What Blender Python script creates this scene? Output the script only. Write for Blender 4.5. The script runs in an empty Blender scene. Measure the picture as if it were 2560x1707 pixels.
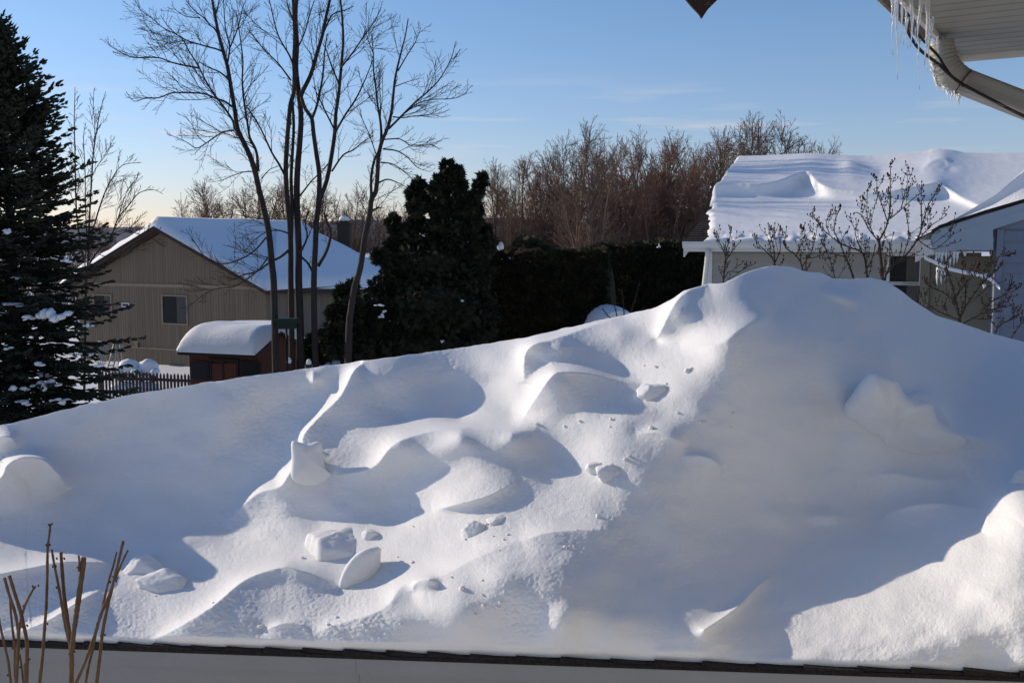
import bpy, bmesh, math, random
import numpy as np
from mathutils import Vector, Matrix, noise

# ---------------------------------------------------------------- camera
F = 2489.0                    # focal length in pixels of the 2560 px wide photograph (35 mm lens)
CX, CY = 1280.0, 853.5
PITCH = math.radians(5.7)
CZ = 5.0                      # eye height above the lower garden
SC = bpy.context.scene
COL = SC.collection
cam_d = bpy.data.cameras.new('camera')
cam_d.sensor_width = 36.0
cam_d.lens = F * 36.0 / 2560.0
cam_d.clip_start = 0.05
cam_d.clip_end = 20000
cam = bpy.data.objects.new('camera', cam_d)
COL.objects.link(cam)
cam.location = (0, 0, CZ)
cam.rotation_euler = (math.pi / 2 - PITCH, 0, 0)
SC.camera = cam

# ---------------------------------------------------------------- sky, sun, exposure
SUN_AZ = math.radians(65)     # degrees to the left of the view direction (+Y)
SUN_EL = math.radians(20)
SUN_DIR = Vector((-math.sin(SUN_AZ) * math.cos(SUN_EL), math.cos(SUN_AZ) * math.cos(SUN_EL), math.sin(SUN_EL)))
W = bpy.data.worlds.new('World')
SC.world = W
W.use_nodes = True
wt = W.node_tree
wt.nodes.clear()
w_out = wt.nodes.new('ShaderNodeOutputWorld')
w_bg = wt.nodes.new('ShaderNodeBackground')
w_bg.inputs['Strength'].default_value = 0.131
sky = wt.nodes.new('ShaderNodeTexSky')
sky.sky_type = 'NISHITA'
sky.sun_disc = False
sky.sun_elevation = SUN_EL
sky.sun_rotation = -SUN_AZ
sky.altitude = 300
sky.air_density = 1.2
sky.dust_density = 0.15
sky.ozone_density = 3.0
# thin cream wisps of cloud, fixed to the sky's own directions
tc = wt.nodes.new('ShaderNodeTexCoord')
mp = wt.nodes.new('ShaderNodeMapping')
mp.inputs['Scale'].default_value = (2.2, 2.2, 30.0)
mp.inputs['Location'].default_value = (0.35, 0.1, 0.4)
ns = wt.nodes.new('ShaderNodeTexNoise')
ns.inputs['Scale'].default_value = 2.3
ns.inputs['Detail'].default_value = 5.0
rmp = wt.nodes.new('ShaderNodeValToRGB')
rmp.color_ramp.elements[0].position = 0.56
rmp.color_ramp.elements[0].color = (0, 0, 0, 1)
rmp.color_ramp.elements[1].position = 0.78
rmp.color_ramp.elements[1].color = (0.55, 0.55, 0.55, 1)
sep = wt.nodes.new('ShaderNodeSeparateXYZ')
band = wt.nodes.new('ShaderNodeMapRange')
band.inputs['From Min'].default_value = 0.17
band.inputs['From Max'].default_value = 0.10
mul = wt.nodes.new('ShaderNodeMath'); mul.operation = 'MULTIPLY'
mixc = wt.nodes.new('ShaderNodeMix'); mixc.data_type = 'RGBA'
mixc.inputs['B'].default_value = (7.4, 6.6, 6.2, 1)
wl = wt.links
wl.new(tc.outputs['Generated'], mp.inputs['Vector'])
wl.new(mp.outputs['Vector'], ns.inputs['Vector'])
wl.new(ns.outputs['Fac'], rmp.inputs['Fac'])
wl.new(tc.outputs['Generated'], sep.inputs['Vector'])
wl.new(sep.outputs['Z'], band.inputs['Value'])
wl.new(rmp.outputs['Color'], mul.inputs[0])
wl.new(band.outputs['Result'], mul.inputs[1])
wl.new(mul.outputs['Value'], mixc.inputs['Factor'])
# the air of a cold clear day: a little less red, more blue than the stock sky
cool = wt.nodes.new('ShaderNodeMix'); cool.data_type = 'RGBA'; cool.blend_type = 'MULTIPLY'
cool.inputs['Factor'].default_value = 1.0
cool.inputs['B'].default_value = (0.93, 1.02, 1.24, 1)
tint = wt.nodes.new('ShaderNodeMix'); tint.data_type = 'RGBA'
tint.inputs['A'].default_value = (1.02, 0.97, 1.33, 1)
tint.inputs['B'].default_value = (0.93, 1.02, 1.24, 1)
lift = wt.nodes.new('ShaderNodeMapRange')
lift.inputs['From Min'].default_value = 0.0
lift.inputs['From Max'].default_value = 0.22
wl.new(sep.outputs['Z'], lift.inputs['Value'])
wl.new(lift.outputs['Result'], tint.inputs['Factor'])
wl.new(tint.outputs['Result'], cool.inputs['B'])
wl.new(sky.outputs['Color'], cool.inputs['A'])
wl.new(cool.outputs['Result'], mixc.inputs['A'])
wl.new(mixc.outputs['Result'], w_bg.inputs['Color'])
wl.new(w_bg.outputs['Background'], w_out.inputs['Surface'])

sun_d = bpy.data.lights.new('sun', 'SUN')
sun_d.energy = 5.0
sun_d.angle = math.radians(0.53)
sun_d.color = (1.0, 0.85, 0.66)
sun = bpy.data.objects.new('sun', sun_d)
COL.objects.link(sun)
sun.rotation_euler = SUN_DIR.to_track_quat('Z', 'Y').to_euler()
sun.location = (-30, 20, 30)

SC.view_settings.view_transform = 'Standard'
SC.view_settings.look = 'None'
SC.view_settings.exposure = -0.25
SC.view_settings.gamma = 1.0
SC.view_settings.use_curve_mapping = False
SC.cycles.max_bounces = 8
SC.cycles.diffuse_bounces = 4
SC.cycles.transparent_max_bounces = 8

# ---------------------------------------------------------------- helpers
def ray(px, py):
    x = (px - CX) / F
    u = (CY - py) / F
    c, s = math.cos(PITCH), math.sin(PITCH)
    return Vector((x, c + u * s, u * c - s))

def at(px, py, Y):
    """the world point seen at photograph pixel px, py and standing Y metres in front of the window"""
    d = ray(px, py)
    return Vector((0, 0, CZ)) + d * (Y / d.y)

def proj(p):
    c, s = math.cos(PITCH), math.sin(PITCH)
    y, z = p[1], p[2] - CZ
    f = y * c - z * s
    u = y * s + z * c
    return CX + F * p[0] / f, CY - F * u / f

def tag(o, label=None, cat=None, group=None, kind=None):
    if label: o['label'] = label
    if cat: o['category'] = cat
    if group: o['group'] = group
    if kind: o['kind'] = kind
    return o

def thing(name, loc, label, cat, group=None):
    o = bpy.data.objects.new(name, None)
    o.empty_display_size = 0.2
    COL.objects.link(o)
    o.location = loc
    return tag(o, label, cat, group)

class MB:
    """collects shapes, in world coordinates, for ONE mesh"""
    def __init__(s): s.v = []; s.f = []; s.sm = []
    def add(s, vs, fs, smooth=False):
        b = len(s.v)
        s.v += [tuple(v) for v in vs]
        s.f += [tuple(b + i for i in f) for f in fs]
        s.sm += [smooth] * len(fs)
    def box(s, lo, hi, M=None, bev=0.0):
        x0, y0, z0 = lo; x1, y1, z1 = hi
        vs = [Vector(p) for p in ((x0,y0,z0),(x1,y0,z0),(x1,y1,z0),(x0,y1,z0),(x0,y0,z1),(x1,y0,z1),(x1,y1,z1),(x0,y1,z1))]
        if M is not None: vs = [M @ v for v in vs]
        s.add(vs, [(0,3,2,1),(4,5,6,7),(0,1,5,4),(1,2,6,5),(2,3,7,6),(3,0,4,7)])
    def prism(s, poly, off):
        """a flat polygon (3-D points) thickened by the vector off"""
        n = len(poly); off = Vector(off)
        vs = [Vector(p) for p in poly] + [Vector(p) + off for p in poly]
        fs = [tuple(range(n))[::-1], tuple(range(n, 2 * n))] + [(i, (i + 1) % n, n + (i + 1) % n, n + i) for i in range(n)]
        s.add(vs, fs)
    def tube(s, pts, rads, n=6, caps=True):
        pts = [Vector(p) for p in pts]
        if len(pts) < 2: return
        b = len(s.v); m = len(pts)
        t0 = (pts[1] - pts[0])
        ref = Vector((0, 0, 1)) if abs(t0.normalized().z) < 0.9 else Vector((1, 0, 0))
        a = t0.cross(ref).normalized()
        for i, p in enumerate(pts):
            t = (pts[min(i + 1, m - 1)] - pts[max(i - 1, 0)])
            if t.length < 1e-9: t = Vector((0, 0, 1))
            t.normalize()
            a = (a - t * a.dot(t))
            if a.length < 1e-6: a = t.orthogonal()
            a.normalize()
            c = t.cross(a)
            r = rads[i] if hasattr(rads, '__len__') else rads
            for k in range(n):
                th = 2 * math.pi * k / n
                s.v.append(tuple(p + (a * math.cos(th) + c * math.sin(th)) * r))
        for i in range(m - 1):
            for k in range(n):
                k2 = (k + 1) % n
                s.f.append((b + i * n + k, b + i * n + k2, b + (i + 1) * n + k2, b + (i + 1) * n + k))
                s.sm.append(True)
        if caps:
            s.f.append(tuple(b + k for k in range(n))[::-1]); s.sm.append(False)
            s.f.append(tuple(b + (m - 1) * n + k for k in range(n))); s.sm.append(False)
    def blob(s, c, r, seed=0, rough=0.2, nu=14, nv=9, freq=2.0, M=None):
        c = Vector(c); r = Vector(r)
        vs = []; fs = []
        for j in range(nv + 1):
            th = math.pi * j / nv
            for i in range(nu):
                ph = 2 * math.pi * i / nu
                d = Vector((math.sin(th) * math.cos(ph), math.sin(th) * math.sin(ph), math.cos(th)))
                k = 1 + rough * noise.noise(d * freq + Vector((seed * 7.3, seed * 3.1, seed)))
                q = Vector((d.x * r.x * k, d.y * r.y * k, d.z * r.z * k))
                if M is not None: q = M @ q
                vs.append(c + q)
        for j in range(nv):
            for i in range(nu):
                i2 = (i + 1) % nu
                fs.append((j * nu + i, (j + 1) * nu + i, (j + 1) * nu + i2, j * nu + i2))
        s.add(vs, fs, True)
    def build(s, name, mat, parent=None):
        me = bpy.data.meshes.new(name)
        me.from_pydata(s.v, [], s.f)
        me.polygons.foreach_set('use_smooth', s.sm)
        me.materials.append(mat)
        me.update()
        o = bpy.data.objects.new(name, me)
        COL.objects.link(o)
        if parent is not None:
            # keep the world coordinates while hanging under the thing
            off = parent.location.copy()
            me.transform(Matrix.Translation(-off))
            o.parent = parent
        return o

def settle(o):
    """move a single-mesh thing's origin to the base of its own shape"""
    me = o.data
    n = len(me.vertices)
    co = np.empty(n * 3); me.vertices.foreach_get('co', co); co = co.reshape(-1, 3)
    c = Vector((float((co[:,0].min() + co[:,0].max()) / 2), float((co[:,1].min() + co[:,1].max()) / 2), float(co[:,2].min())))
    me.transform(Matrix.Translation(-c))
    o.location = c
    return o

def grid_mesh(name, P, mat, parent=None, smooth=True, closed=False):
    """P: array rows x cols x 3"""
    R, C_ = P.shape[:2]
    me = bpy.data.meshes.new(name)
    idx = np.arange(R * C_).reshape(R, C_)
    q = np.stack([idx[:-1, :-1], idx[:-1, 1:], idx[1:, 1:], idx[1:, :-1]], -1).reshape(-1, 4)
    me.from_pydata([tuple(p) for p in P.reshape(-1, 3)], [], [tuple(int(i) for i in f) for f in q])
    me.polygons.foreach_set('use_smooth', [smooth] * len(me.polygons))
    me.materials.append(mat); me.update()
    o = bpy.data.objects.new(name, me); COL.objects.link(o)
    if parent is not None:
        me.transform(Matrix.Translation(-parent.location)); o.parent = parent
    return o

# ---------------------------------------------------------------- materials
def new_mat(name):
    m = bpy.data.materials.new(name); m.use_nodes = True
    nt = m.node_tree
    return m, nt, nt.nodes['Principled BSDF']

def N(nt, kind, **kw):
    n = nt.nodes.new(kind)
    for k, v in kw.items():
        if k in n.inputs: n.inputs[k].default_value = v
        else: setattr(n, k, v)
    return n

def mat_plain(name, col, rough=0.7, var=0.25, scale=6.0, bump=0.0, bscale=40.0, stretch=(1, 1, 1), spec=0.3):
    m, nt, b = new_mat(name)
    b.inputs['Roughness'].default_value = rough
    b.inputs['Specular IOR Level'].default_value = spec
    tcn = N(nt, 'ShaderNodeTexCoord'); mpn = N(nt, 'ShaderNodeMapping'); mpn.inputs['Scale'].default_value = stretch
    nt.links.new(tcn.outputs['Object'], mpn.inputs['Vector'])
    no = N(nt, 'ShaderNodeTexNoise', Scale=scale, Detail=6.0, Roughness=0.6)
    nt.links.new(mpn.outputs['Vector'], no.inputs['Vector'])
    r = N(nt, 'ShaderNodeValToRGB')
    r.color_ramp.elements[0].position = 0.3; r.color_ramp.elements[1].position = 0.7
    r.color_ramp.elements[0].color = tuple(c * (1 - var) for c in col) + (1,)
    r.color_ramp.elements[1].color = tuple(min(1, c * (1 + var)) for c in col) + (1,)
    nt.links.new(no.outputs['Fac'], r.inputs['Fac'])
    nt.links.new(r.outputs['Color'], b.inputs['Base Color'])
    if bump > 0:
        n2 = N(nt, 'ShaderNodeTexNoise', Scale=bscale, Detail=4.0)
        nt.links.new(mpn.outputs['Vector'], n2.inputs['Vector'])
        bp = N(nt, 'ShaderNodeBump', Strength=bump, Distance=0.02)
        nt.links.new(n2.outputs['Fac'], bp.inputs['Height'])
        nt.links.new(bp.outputs['Normal'], b.inputs['Normal'])
    return m

def mat_snow(name, grain=120.0, dist=0.004, strength=0.5, lump=14.0, sss=0.25, radius=0.03, tint=(0.80, 0.81, 0.82)):
    m, nt, b = new_mat(name)
    b.inputs['Base Color'].default_value = tint + (1,)
    b.inputs['Roughness'].default_value = 0.65
    b.inputs['Specular IOR Level'].default_value = 0.25
    if sss > 0:
        b.inputs['Subsurface Weight'].default_value = sss
        b.inputs['Subsurface Radius'].default_value = (0.7, 0.85, 1.0)
        b.inputs['Subsurface Scale'].default_value = radius
    tcn = N(nt, 'ShaderNodeTexCoord')
    n1 = N(nt, 'ShaderNodeTexNoise', Scale=grain, Detail=3.0, Roughness=0.7)
    n2 = N(nt, 'ShaderNodeTexNoise', Scale=lump, Detail=4.0, Roughness=0.55)
    nt.links.new(tcn.outputs['Object'], n1.inputs['Vector'])
    nt.links.new(tcn.outputs['Object'], n2.inputs['Vector'])
    b1 = N(nt, 'ShaderNodeBump', Strength=strength, Distance=dist)
    b2 = N(nt, 'ShaderNodeBump', Strength=0.25, Distance=dist * 1.6)
    nt.links.new(n2.outputs['Fac'], b2.inputs['Height'])
    nt.links.new(n1.outputs['Fac'], b1.inputs['Height'])
    nt.links.new(b2.outputs['Normal'], b1.inputs['Normal'])
    nt.links.new(b1.outputs['Normal'], b.inputs['Normal'])
    return m

M_DRIFT = mat_snow('fresh_snow', grain=190, dist=0.004, strength=0.8, lump=30)
M_SNOW = mat_snow('distant_snow', grain=20, dist=0.02, strength=0.5, lump=3, sss=0.0)
# ================================================================ the snow drift on the roof in the foreground
def rake_line(px):
    """depth and pixel height of the shingle edge under the snow"""
    px = np.asarray(px, float)
    Y = 2.965 / (1 + 0.0001085 * (px - 1280))
    py = 1598 + (1680 - 1598) * px / 2560.0
    return Y, py

CREST = [(-700,1190),(-300,1120),(0,1064),(100,1040),(200,1014),(300,992),(400,975),(500,958),(600,944),(700,930),(790,918),(900,903),(1000,890),(1100,876),(1200,862),(1320,842),(1400,823),(1500,800),
         (1580,783),(1630,772),(1680,749),(1710,727),(1770,710),(1812,706),(1850,688),(1890,671),(1943,664),(1985,667),(2015,678),(2050,681),(2080,696),(2120,697),(2180,694),(2215,703),(2250,725),(2300,763),(2340,787),(2400,807),(2480,833),(2560,856),(2800,915),(3300,1040)]
# large form: (px, py, depth)
FORM = [(-700,1560,3.78),(-700,1350,4.15),(-700,1190,4.5),
 (0,1500,3.55),(0,1420,3.74),(0,1300,4.06),(0,1150,4.26),(0,1064,4.32),
 (200,1560,3.42),(200,1430,3.72),(200,1300,4.05),(200,1150,4.24),
 (400,1560,3.36),(400,1450,3.62),(400,1380,3.82),(400,1290,4.03),(400,1150,4.22),(400,975,4.32),
 (600,1560,3.28),(600,1450,3.52),(600,1360,3.80),(600,1250,4.02),(600,1100,4.19),(700,1080,4.16),(600,944,4.28),
 (800,1500,3.31),(800,1400,3.55),(800,1315,3.80),(800,1200,3.92),(800,1100,4.09),(800,1000,4.20),(800,918,4.26),
 (1000,1560,3.10),(1000,1450,3.30),(1000,1350,3.52),(1000,1285,3.70),(1000,1170,3.80),(1000,1100,3.86),(1000,1075,3.94),(1000,1040,4.06),(1000,950,4.14),(1000,890,4.24),
 (1150,1560,3.00),(1150,1480,3.06),(1150,1400,3.24),(1150,1300,3.47),(1150,1250,3.55),(1150,1130,3.66),(1150,1085,3.72),(1150,1060,3.88),(1150,1045,3.98),(1150,960,4.10),(1150,868,4.26),
 (1280,1560,2.95),(1280,1450,3.02),(1280,1350,3.24),(1280,1220,3.46),(1280,1150,3.57),(1280,1085,3.64),(1280,1065,3.76),(1280,1040,3.86),(1280,960,3.95),
 (1400,1560,2.90),(1400,1450,2.97),(1400,1300,3.26),(1400,1150,3.55),(1400,1060,3.67),(1400,960,3.76),(1400,920,3.88),(1400,860,3.98),(1400,823,4.20),
 (1550,1560,2.89),(1550,1500,2.96),(1550,1350,3.18),(1550,1200,3.34),(1550,1060,3.50),(1550,980,3.68),(1550,900,3.86),(1550,830,3.98),(1550,790,4.12),
 (1700,1560,2.88),(1700,1480,3.02),(1700,1350,3.24),(1700,1200,3.35),(1700,1080,3.43),(1700,980,3.54),(1700,900,3.72),(1700,860,3.84),(1700,780,3.92),(1700,735,4.05),
 (1850,1580,2.86),(1850,1480,3.06),(1850,1380,3.26),(1850,1250,3.40),(1850,1100,3.45),(1850,950,3.50),(1850,860,3.60),(1850,820,3.70),(1850,740,3.92),(1850,688,4.08),
 (1960,1600,2.84),(1960,1500,3.02),(1960,1410,3.26),(1960,1300,3.42),(1960,1150,3.49),(1960,1000,3.58),(1960,850,3.76),(1960,750,4.04),(1960,667,4.18),
 (2200,1600,2.76),(2200,1500,2.94),(2200,1400,3.14),(2200,1320,3.36),(2200,1250,3.54),(2200,1100,3.64),(2200,950,3.82),(2200,820,4.14),(2200,700,4.40),
 (2400,1600,2.68),(2400,1480,2.85),(2400,1350,3.08),(2400,1250,3.42),(2400,1150,3.66),(2400,1000,4.08),(2400,807,4.62),
 (2560,1600,2.62),(2560,1450,2.78),(2560,1330,2.98),(2560,1250,3.16),(2560,1120,3.72),(2560,1000,4.15),(2560,856,4.80),
 (2900,1600,2.66),(2900,1300,3.3),(2900,940,5.0),(3300,1560,2.6),(3300,1040,5.2)]
for _x in (-700, -300, 0, 200, 400, 600, 800, 1000, 1150, 1280, 1400, 1550, 1700, 1850, 1960, 2080, 2200, 2400, 2560, 2900, 3300):
    _Y, _y = rake_line(_x)
    FORM.append((_x, float(_y), float(_Y) + 0.0))
FORM = np.array(FORM, float)

def tps_fit(P, v, s=1000.0, lam=2e-4):
    X = P / s
    d = np.linalg.norm(X[:, None] - X[None], axis=-1)
    n = len(X)
    K = np.where(d > 0, d * d * np.log(d + 1e-12), 0) + lam * np.eye(n)
    A = np.zeros((n + 3, n + 3))
    A[:n, :n] = K
    A[:n, n:] = np.c_[np.ones(n), X]; A[n:, :n] = A[:n, n:].T
    w = np.linalg.solve(A, np.r_[v, np.zeros(3)])
    return X, w, s

def tps_eval(fit, px, py):
    X, w, s = fit
    out = w[-3] + w[-2] * px / s + w[-1] * py / s
    for (x, y), k in zip(X, w[:-3]):
        r2 = (px / s - x) ** 2 + (py / s - y) ** 2
        out = out + k * 0.5 * r2 * np.log(r2 + 1e-12)
    return out

def seg_field(px, py, poly):
    """signed distance to a polyline (+ on the left of its direction, y up), nearest vertex value and end falloff"""
    best = np.full(px.shape, 1e9); sgn = np.zeros(px.shape); val = np.zeros(px.shape); wsum = np.zeros(px.shape)
    cum = 0.0
    L = sum(math.hypot(b[0] - a[0], b[1] - a[1]) for a, b in zip(poly, poly[1:]))
    for a, b in zip(poly, poly[1:]):
        dx, dy = b[0] - a[0], b[1] - a[1]
        l2 = dx * dx + dy * dy; l = math.sqrt(l2)
        t = np.clip(((px - a[0]) * dx + (py - a[1]) * dy) / l2, 0, 1)
        qx, qy = px - (a[0] + t * dx), py - (a[1] + t * dy)
        d = np.hypot(qx, qy)
        s_ = (qx * dy - qy * dx) / l        # image y runs down: left of direction = up for a line to the right
        m = d < best
        best = np.where(m, d, best)
        sgn = np.where(m, s_ / np.maximum(d, 1e-6), sgn)
        k_ = l / (d * d + 9.0) ** 2.5
        val += k_ * (a[2] + (b[2] - a[2]) * t); wsum += k_
        cum += l
    return best, sgn, val / wsum

def smooth_poly(poly, n=6):
    P_ = [np.array(p, float) for p in poly]
    P_ = [2 * P_[0] - P_[1]] + P_ + [2 * P_[-1] - P_[-2]]
    out = []
    for i in range(1, len(P_) - 2):
        p0, p1, p2, p3 = P_[i - 1:i + 3]
        for k in range(n):
            t = k / n
            out.append(0.5 * (2 * p1 + (p2 - p0) * t + (2 * p0 - 5 * p1 + 4 * p2 - p3) * t * t + (3 * p1 - p0 - 3 * p2 + p3) * t ** 3))
    out.append(P_[-2])
    return [tuple(p) for p in out]

def ridge(D, px, py, poly, wf, wb, p=1.0):
    """a snow ridge: raised by the polyline's value (metres nearer the eye), fading over wf pixels on the
    right-hand side of its direction and over wb pixels on its left-hand side"""
    poly = smooth_poly(poly)
    x0 = min(a[0] for a in poly) - 4 * max(wf, wb); x1 = max(a[0] for a in poly) + 4 * max(wf, wb)
    y0 = min(a[1] for a in poly) - 4 * max(wf, wb); y1 = max(a[1] for a in poly) + 4 * max(wf, wb)
    m = (px > x0) & (px < x1) & (py > y0) & (py < y1)
    if not m.any(): return
    d, sg, v = seg_field(px[m], py[m], poly)
    w = wf + (wb - wf) * (0.5 + 0.5 * np.clip(sg, -1, 1))
    D[m] -= v * np.exp(-(d / w) ** p)

def bump(D, px, py, x, y, rx, ry, a, rot=0.0, p=2.0):
    c, s = math.cos(math.radians(rot)), math.sin(math.radians(rot))
    u = ((px - x) * c + (py - y) * s) / rx; v = (-(px - x) * s + (py - y) * c) / ry
    D -= a * np.exp(-(u * u + v * v) ** (p / 2))

def fbm(px, py, scale, seed, octs=3):
    """smooth value noise on a pixel lattice"""
    rng = np.random.RandomState(seed)
    out = np.zeros(px.shape); amp = 1.0
    for o in range(octs):
        g = rng.rand(128, 128) * 2 - 1
        x = px / scale + 40; y = py / scale + 40
        xi = np.floor(x).astype(int); yi = np.floor(y).astype(int)
        fx = x - xi; fy = y - yi
        fx = fx * fx * fx * (fx * (fx * 6 - 15) + 10); fy = fy * fy * fy * (fy * (fy * 6 - 15) + 10)
        a = g[yi % 128, xi % 128]; b = g[yi % 128, (xi + 1) % 128]
        c = g[(yi + 1) % 128, xi % 128]; d = g[(yi + 1) % 128, (xi + 1) % 128]
        out += amp * ((a * (1 - fx) + b * fx) * (1 - fy) + (c * (1 - fx) + d * fx) * fy)
        amp *= 0.5; scale *= 0.5
    return out

# --- features carved by the wind: (polyline with height, fade in front, fade behind)
RIDGES = [
 # left foreground bank
 ([(-60,1445,.10),(60,1422,.12),(150,1405,.12),(230,1405,.08),(290,1408,.0)], 60, 16, 1.0),
 ([(20,1590,.0),(120,1550,.05),(200,1500,.07),(260,1470,.0)], 40, 10, 1.0),
 # big left block and its lip
 ([(-80,1250,.16),(0,1195,.22),(20,1160,.26),(60,1143,.26),(110,1150,.22),(150,1190,.14),(170,1225,.0)], 120, 10, 1.0),
 ([(-40,1110,.05),(0,1092,.10),(30,1095,.08),(45,1120,.0)], 50, 10, 1.0),
 # hollow flanks of the shaded bowl
 ([(250,1150,.0),(420,1130,.02),(520,1080,.02),(580,990,.0)], 90, 90, 2.0),
 # knob with the upright flake
 ([(560,1310,.0),(640,1235,.09),(700,1215,.14),(725,1180,.16),(745,1150,.10)], 70, 12, 1.0),
 # bright face left of the scour: its left edge drops away into shadow
 ([(740,1165,.04),(752,1125,.13),(760,1085,.17),(800,1040,.17),(850,990,.16),(882,930,.15),(905,910,.10)], 230, 9, 1.0),
 # S-shaped lit lip
 ([(830,1190,.0),(930,1168,.07),(985,1110,.10),(1060,1082,.10),(1150,1070,.09),(1240,1075,.07),(1350,1078,.0)], 90, 16, 1.0),
 # little hook on the crest
 ([(782,920,.0),(783,950,.06),(790,968,.0)], 10, 40, 1.0),
 # cornice
 ([(1310,960,.0),(1312,890,.16),(1335,862,.22),(1390,846,.16),(1480,815,.05),(1560,790,.0)], 60, 14, 1.0),
 ([(1310,1040,.05),(1345,985,.12),(1375,945,.16),(1400,931,.16),(1470,934,.10),(1560,955,.04),(1600,965,.0)], 80, 12, 1.0),
 # nose of the upper hump
 ([(1640,850,.0),(1655,820,.10),(1680,770,.14),(1715,730,.10),(1770,712,.0)], 90, 14, 1.0),
 # lit shoulder under the upper hump
 ([(1560,940,.0),(1700,885,.04),(1800,858,.07),(1850,825,.08),(1900,798,.06),(1935,785,.0)], 50, 30, 1.3),
 # spur steps
 ([(1590,1085,.0),(1640,1080,.04),(1690,1098,.05),(1720,1115,.0)], 16, 40, 1.0),
 ([(1700,1140,.0),(1760,1140,.05),(1795,1160,.06),(1800,1195,.0)], 60, 8, 1.0),
 # flats between the chunks
 ([(1080,1275,.0),(1140,1262,.06),(1220,1240,.05),(1300,1200,.0)], 12, 60, 1.0),
 ([(1180,1360,.0),(1300,1350,.05),(1380,1330,.05),(1560,1320,.0)], 60, 14, 1.0),
 # front left bank with hard lip
 ([(380,1600,.0),(440,1570,.08),(530,1515,.13),(610,1450,.16),(700,1418,.17),(750,1425,.14),(800,1442,.07),(850,1470,.0)], 90, 12, 1.0),
 ([(660,1575,.0),(700,1560,.04),(740,1558,.03),(790,1572,.0)], 30, 12, 1.0),
 ([(780,1580,.02),(850,1558,.06),(960,1520,.08),(1010,1462,.08),(1100,1440,.07),(1200,1390,.06),(1300,1352,.0)], 80, 30, 1.2),
 ([(1030,1480,.0),(1040,1455,.05),(1075,1447,.06),(1100,1462,.0)], 40, 8, 1.0),
 # right lower drifts
 ([(2190,1300,.0),(2260,1268,.08),(2340,1258,.08),(2420,1268,.05),(2470,1270,.0)], 60, 18, 1.0),
 ([(2455,1330,.0),(2475,1270,.10),(2500,1240,.14),(2560,1222,.16),(2700,1215,.16)], 120, 10, 1.0),
 # soft dune edges on the right flank
 ([(2080,700,.0),(2150,770,.07),(2210,860,.10),(2250,950,.09),(2330,1030,.08),(2430,1090,.07),(2530,1160,.0)], 60, 190, 1.2),
 ([(2230,1000,.0),(2300,985,.08),(2340,1005,.10),(2390,1075,.09),(2470,1100,.06),(2540,1150,.0)], 130, 12, 1.0),
 ([(1900,690,.0),(1960,730,.04),(2020,800,.06),(2050,900,.05),(2040,1000,.0)], 120, 50, 1.3),
 ([(1560,1180,.0),(1640,1260,.03),(1700,1360,.04),(1720,1460,.0)], 60, 90, 1.4),
 ([(2140,1200,.0),(2230,1185,.05),(2330,1200,.05),(2420,1190,.0)], 70, 24, 1.2),
 # gully at the front
 ([(1760,1575,.05),(1840,1520,.05),(1900,1460,.03),(1950,1430,.0)], 20, 16, 1.0),
]
BUMPS = [(1640,1050,90,40,-.03,-30),(1930,1290,60,30,.03,20),(2060,1290,40,16,.03,0),(1250,1430,60,50,.03,0),(1400,1560,40,60,.025,30),
 (2060,1120,60,120,-.05,20),(470,1350,60,20,.02,-8),(1000,1190,200,40,-.03,-10),(260,1100,120,50,-.02,-25),(700,1020,120,40,-.02,-30),(1180,960,160,40,-.03,0),
 (2100,740,50,16,.04,20),(560,1050,60,70,.03,-40)]

def drift_depth(px, py, fit):
    D = tps_eval(fit, px, py)
    for poly, wf, wb, p in RIDGES: ridge(D, px, py, poly, wf, wb, p)
    for x, y, rx, ry, a, rot in BUMPS: bump(D, px, py, x, y, rx, ry, a, rot)
    D += 0.014 * fbm(px, py * 1.6, 190, 3, 3)
    rough = np.clip(fbm(px, py, 220, 8, 2) * 1.2, 0, 1)
    D += (0.0006 + 0.0013 * rough) * fbm(px, py * 1.4, 6.5, 11, 1)
    return D

FIT = tps_fit(FORM[:, :2], FORM[:, 2])
_cx = np.array([c[0] for c in CREST], float); _cy = np.array([c[1] for c in CREST], float)
def crest_y(px):
    # smooth monotone-ish interpolation of the traced crest
    px = np.asarray(px, float)
    k = np.linspace(-6, 6, 7)
    y = sum(np.interp(px + d, _cx, _cy) for d in k) / len(k)
    return y + 1.2 * fbm(px, px * 0, 30, 21, 3)

cols = np.concatenate([np.arange(-700, -40, 20), np.arange(-40, 2600, 2.6), np.arange(2600, 3301, 20)])
vv = np.linspace(0, 1, 330)
PX, VV = np.meshgrid(cols, vv)
RY, RP = rake_line(PX)
PYc = RP + (crest_y(PX) - RP) * VV
D = drift_depth(PX, PYc, FIT)
# hold the rake edge on the roof: blend to the shingle line over the first pixels
hold = np.clip((RP - PYc) / 26.0, 0, 1); hold = hold * hold * (3 - 2 * hold)
D = (RY + 0.012) * (1 - hold) + D * hold
def unproject(px, py, Y):
    c, s = math.cos(PITCH), math.sin(PITCH)
    x = (px - CX) / F; u = (CY - py) / F
    dy = c + u * s; dz = u * c - s
    t = Y / dy
    return np.stack([x * t, Y, CZ + dz * t], -1)
P = unproject(PX, PYc, D)
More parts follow.
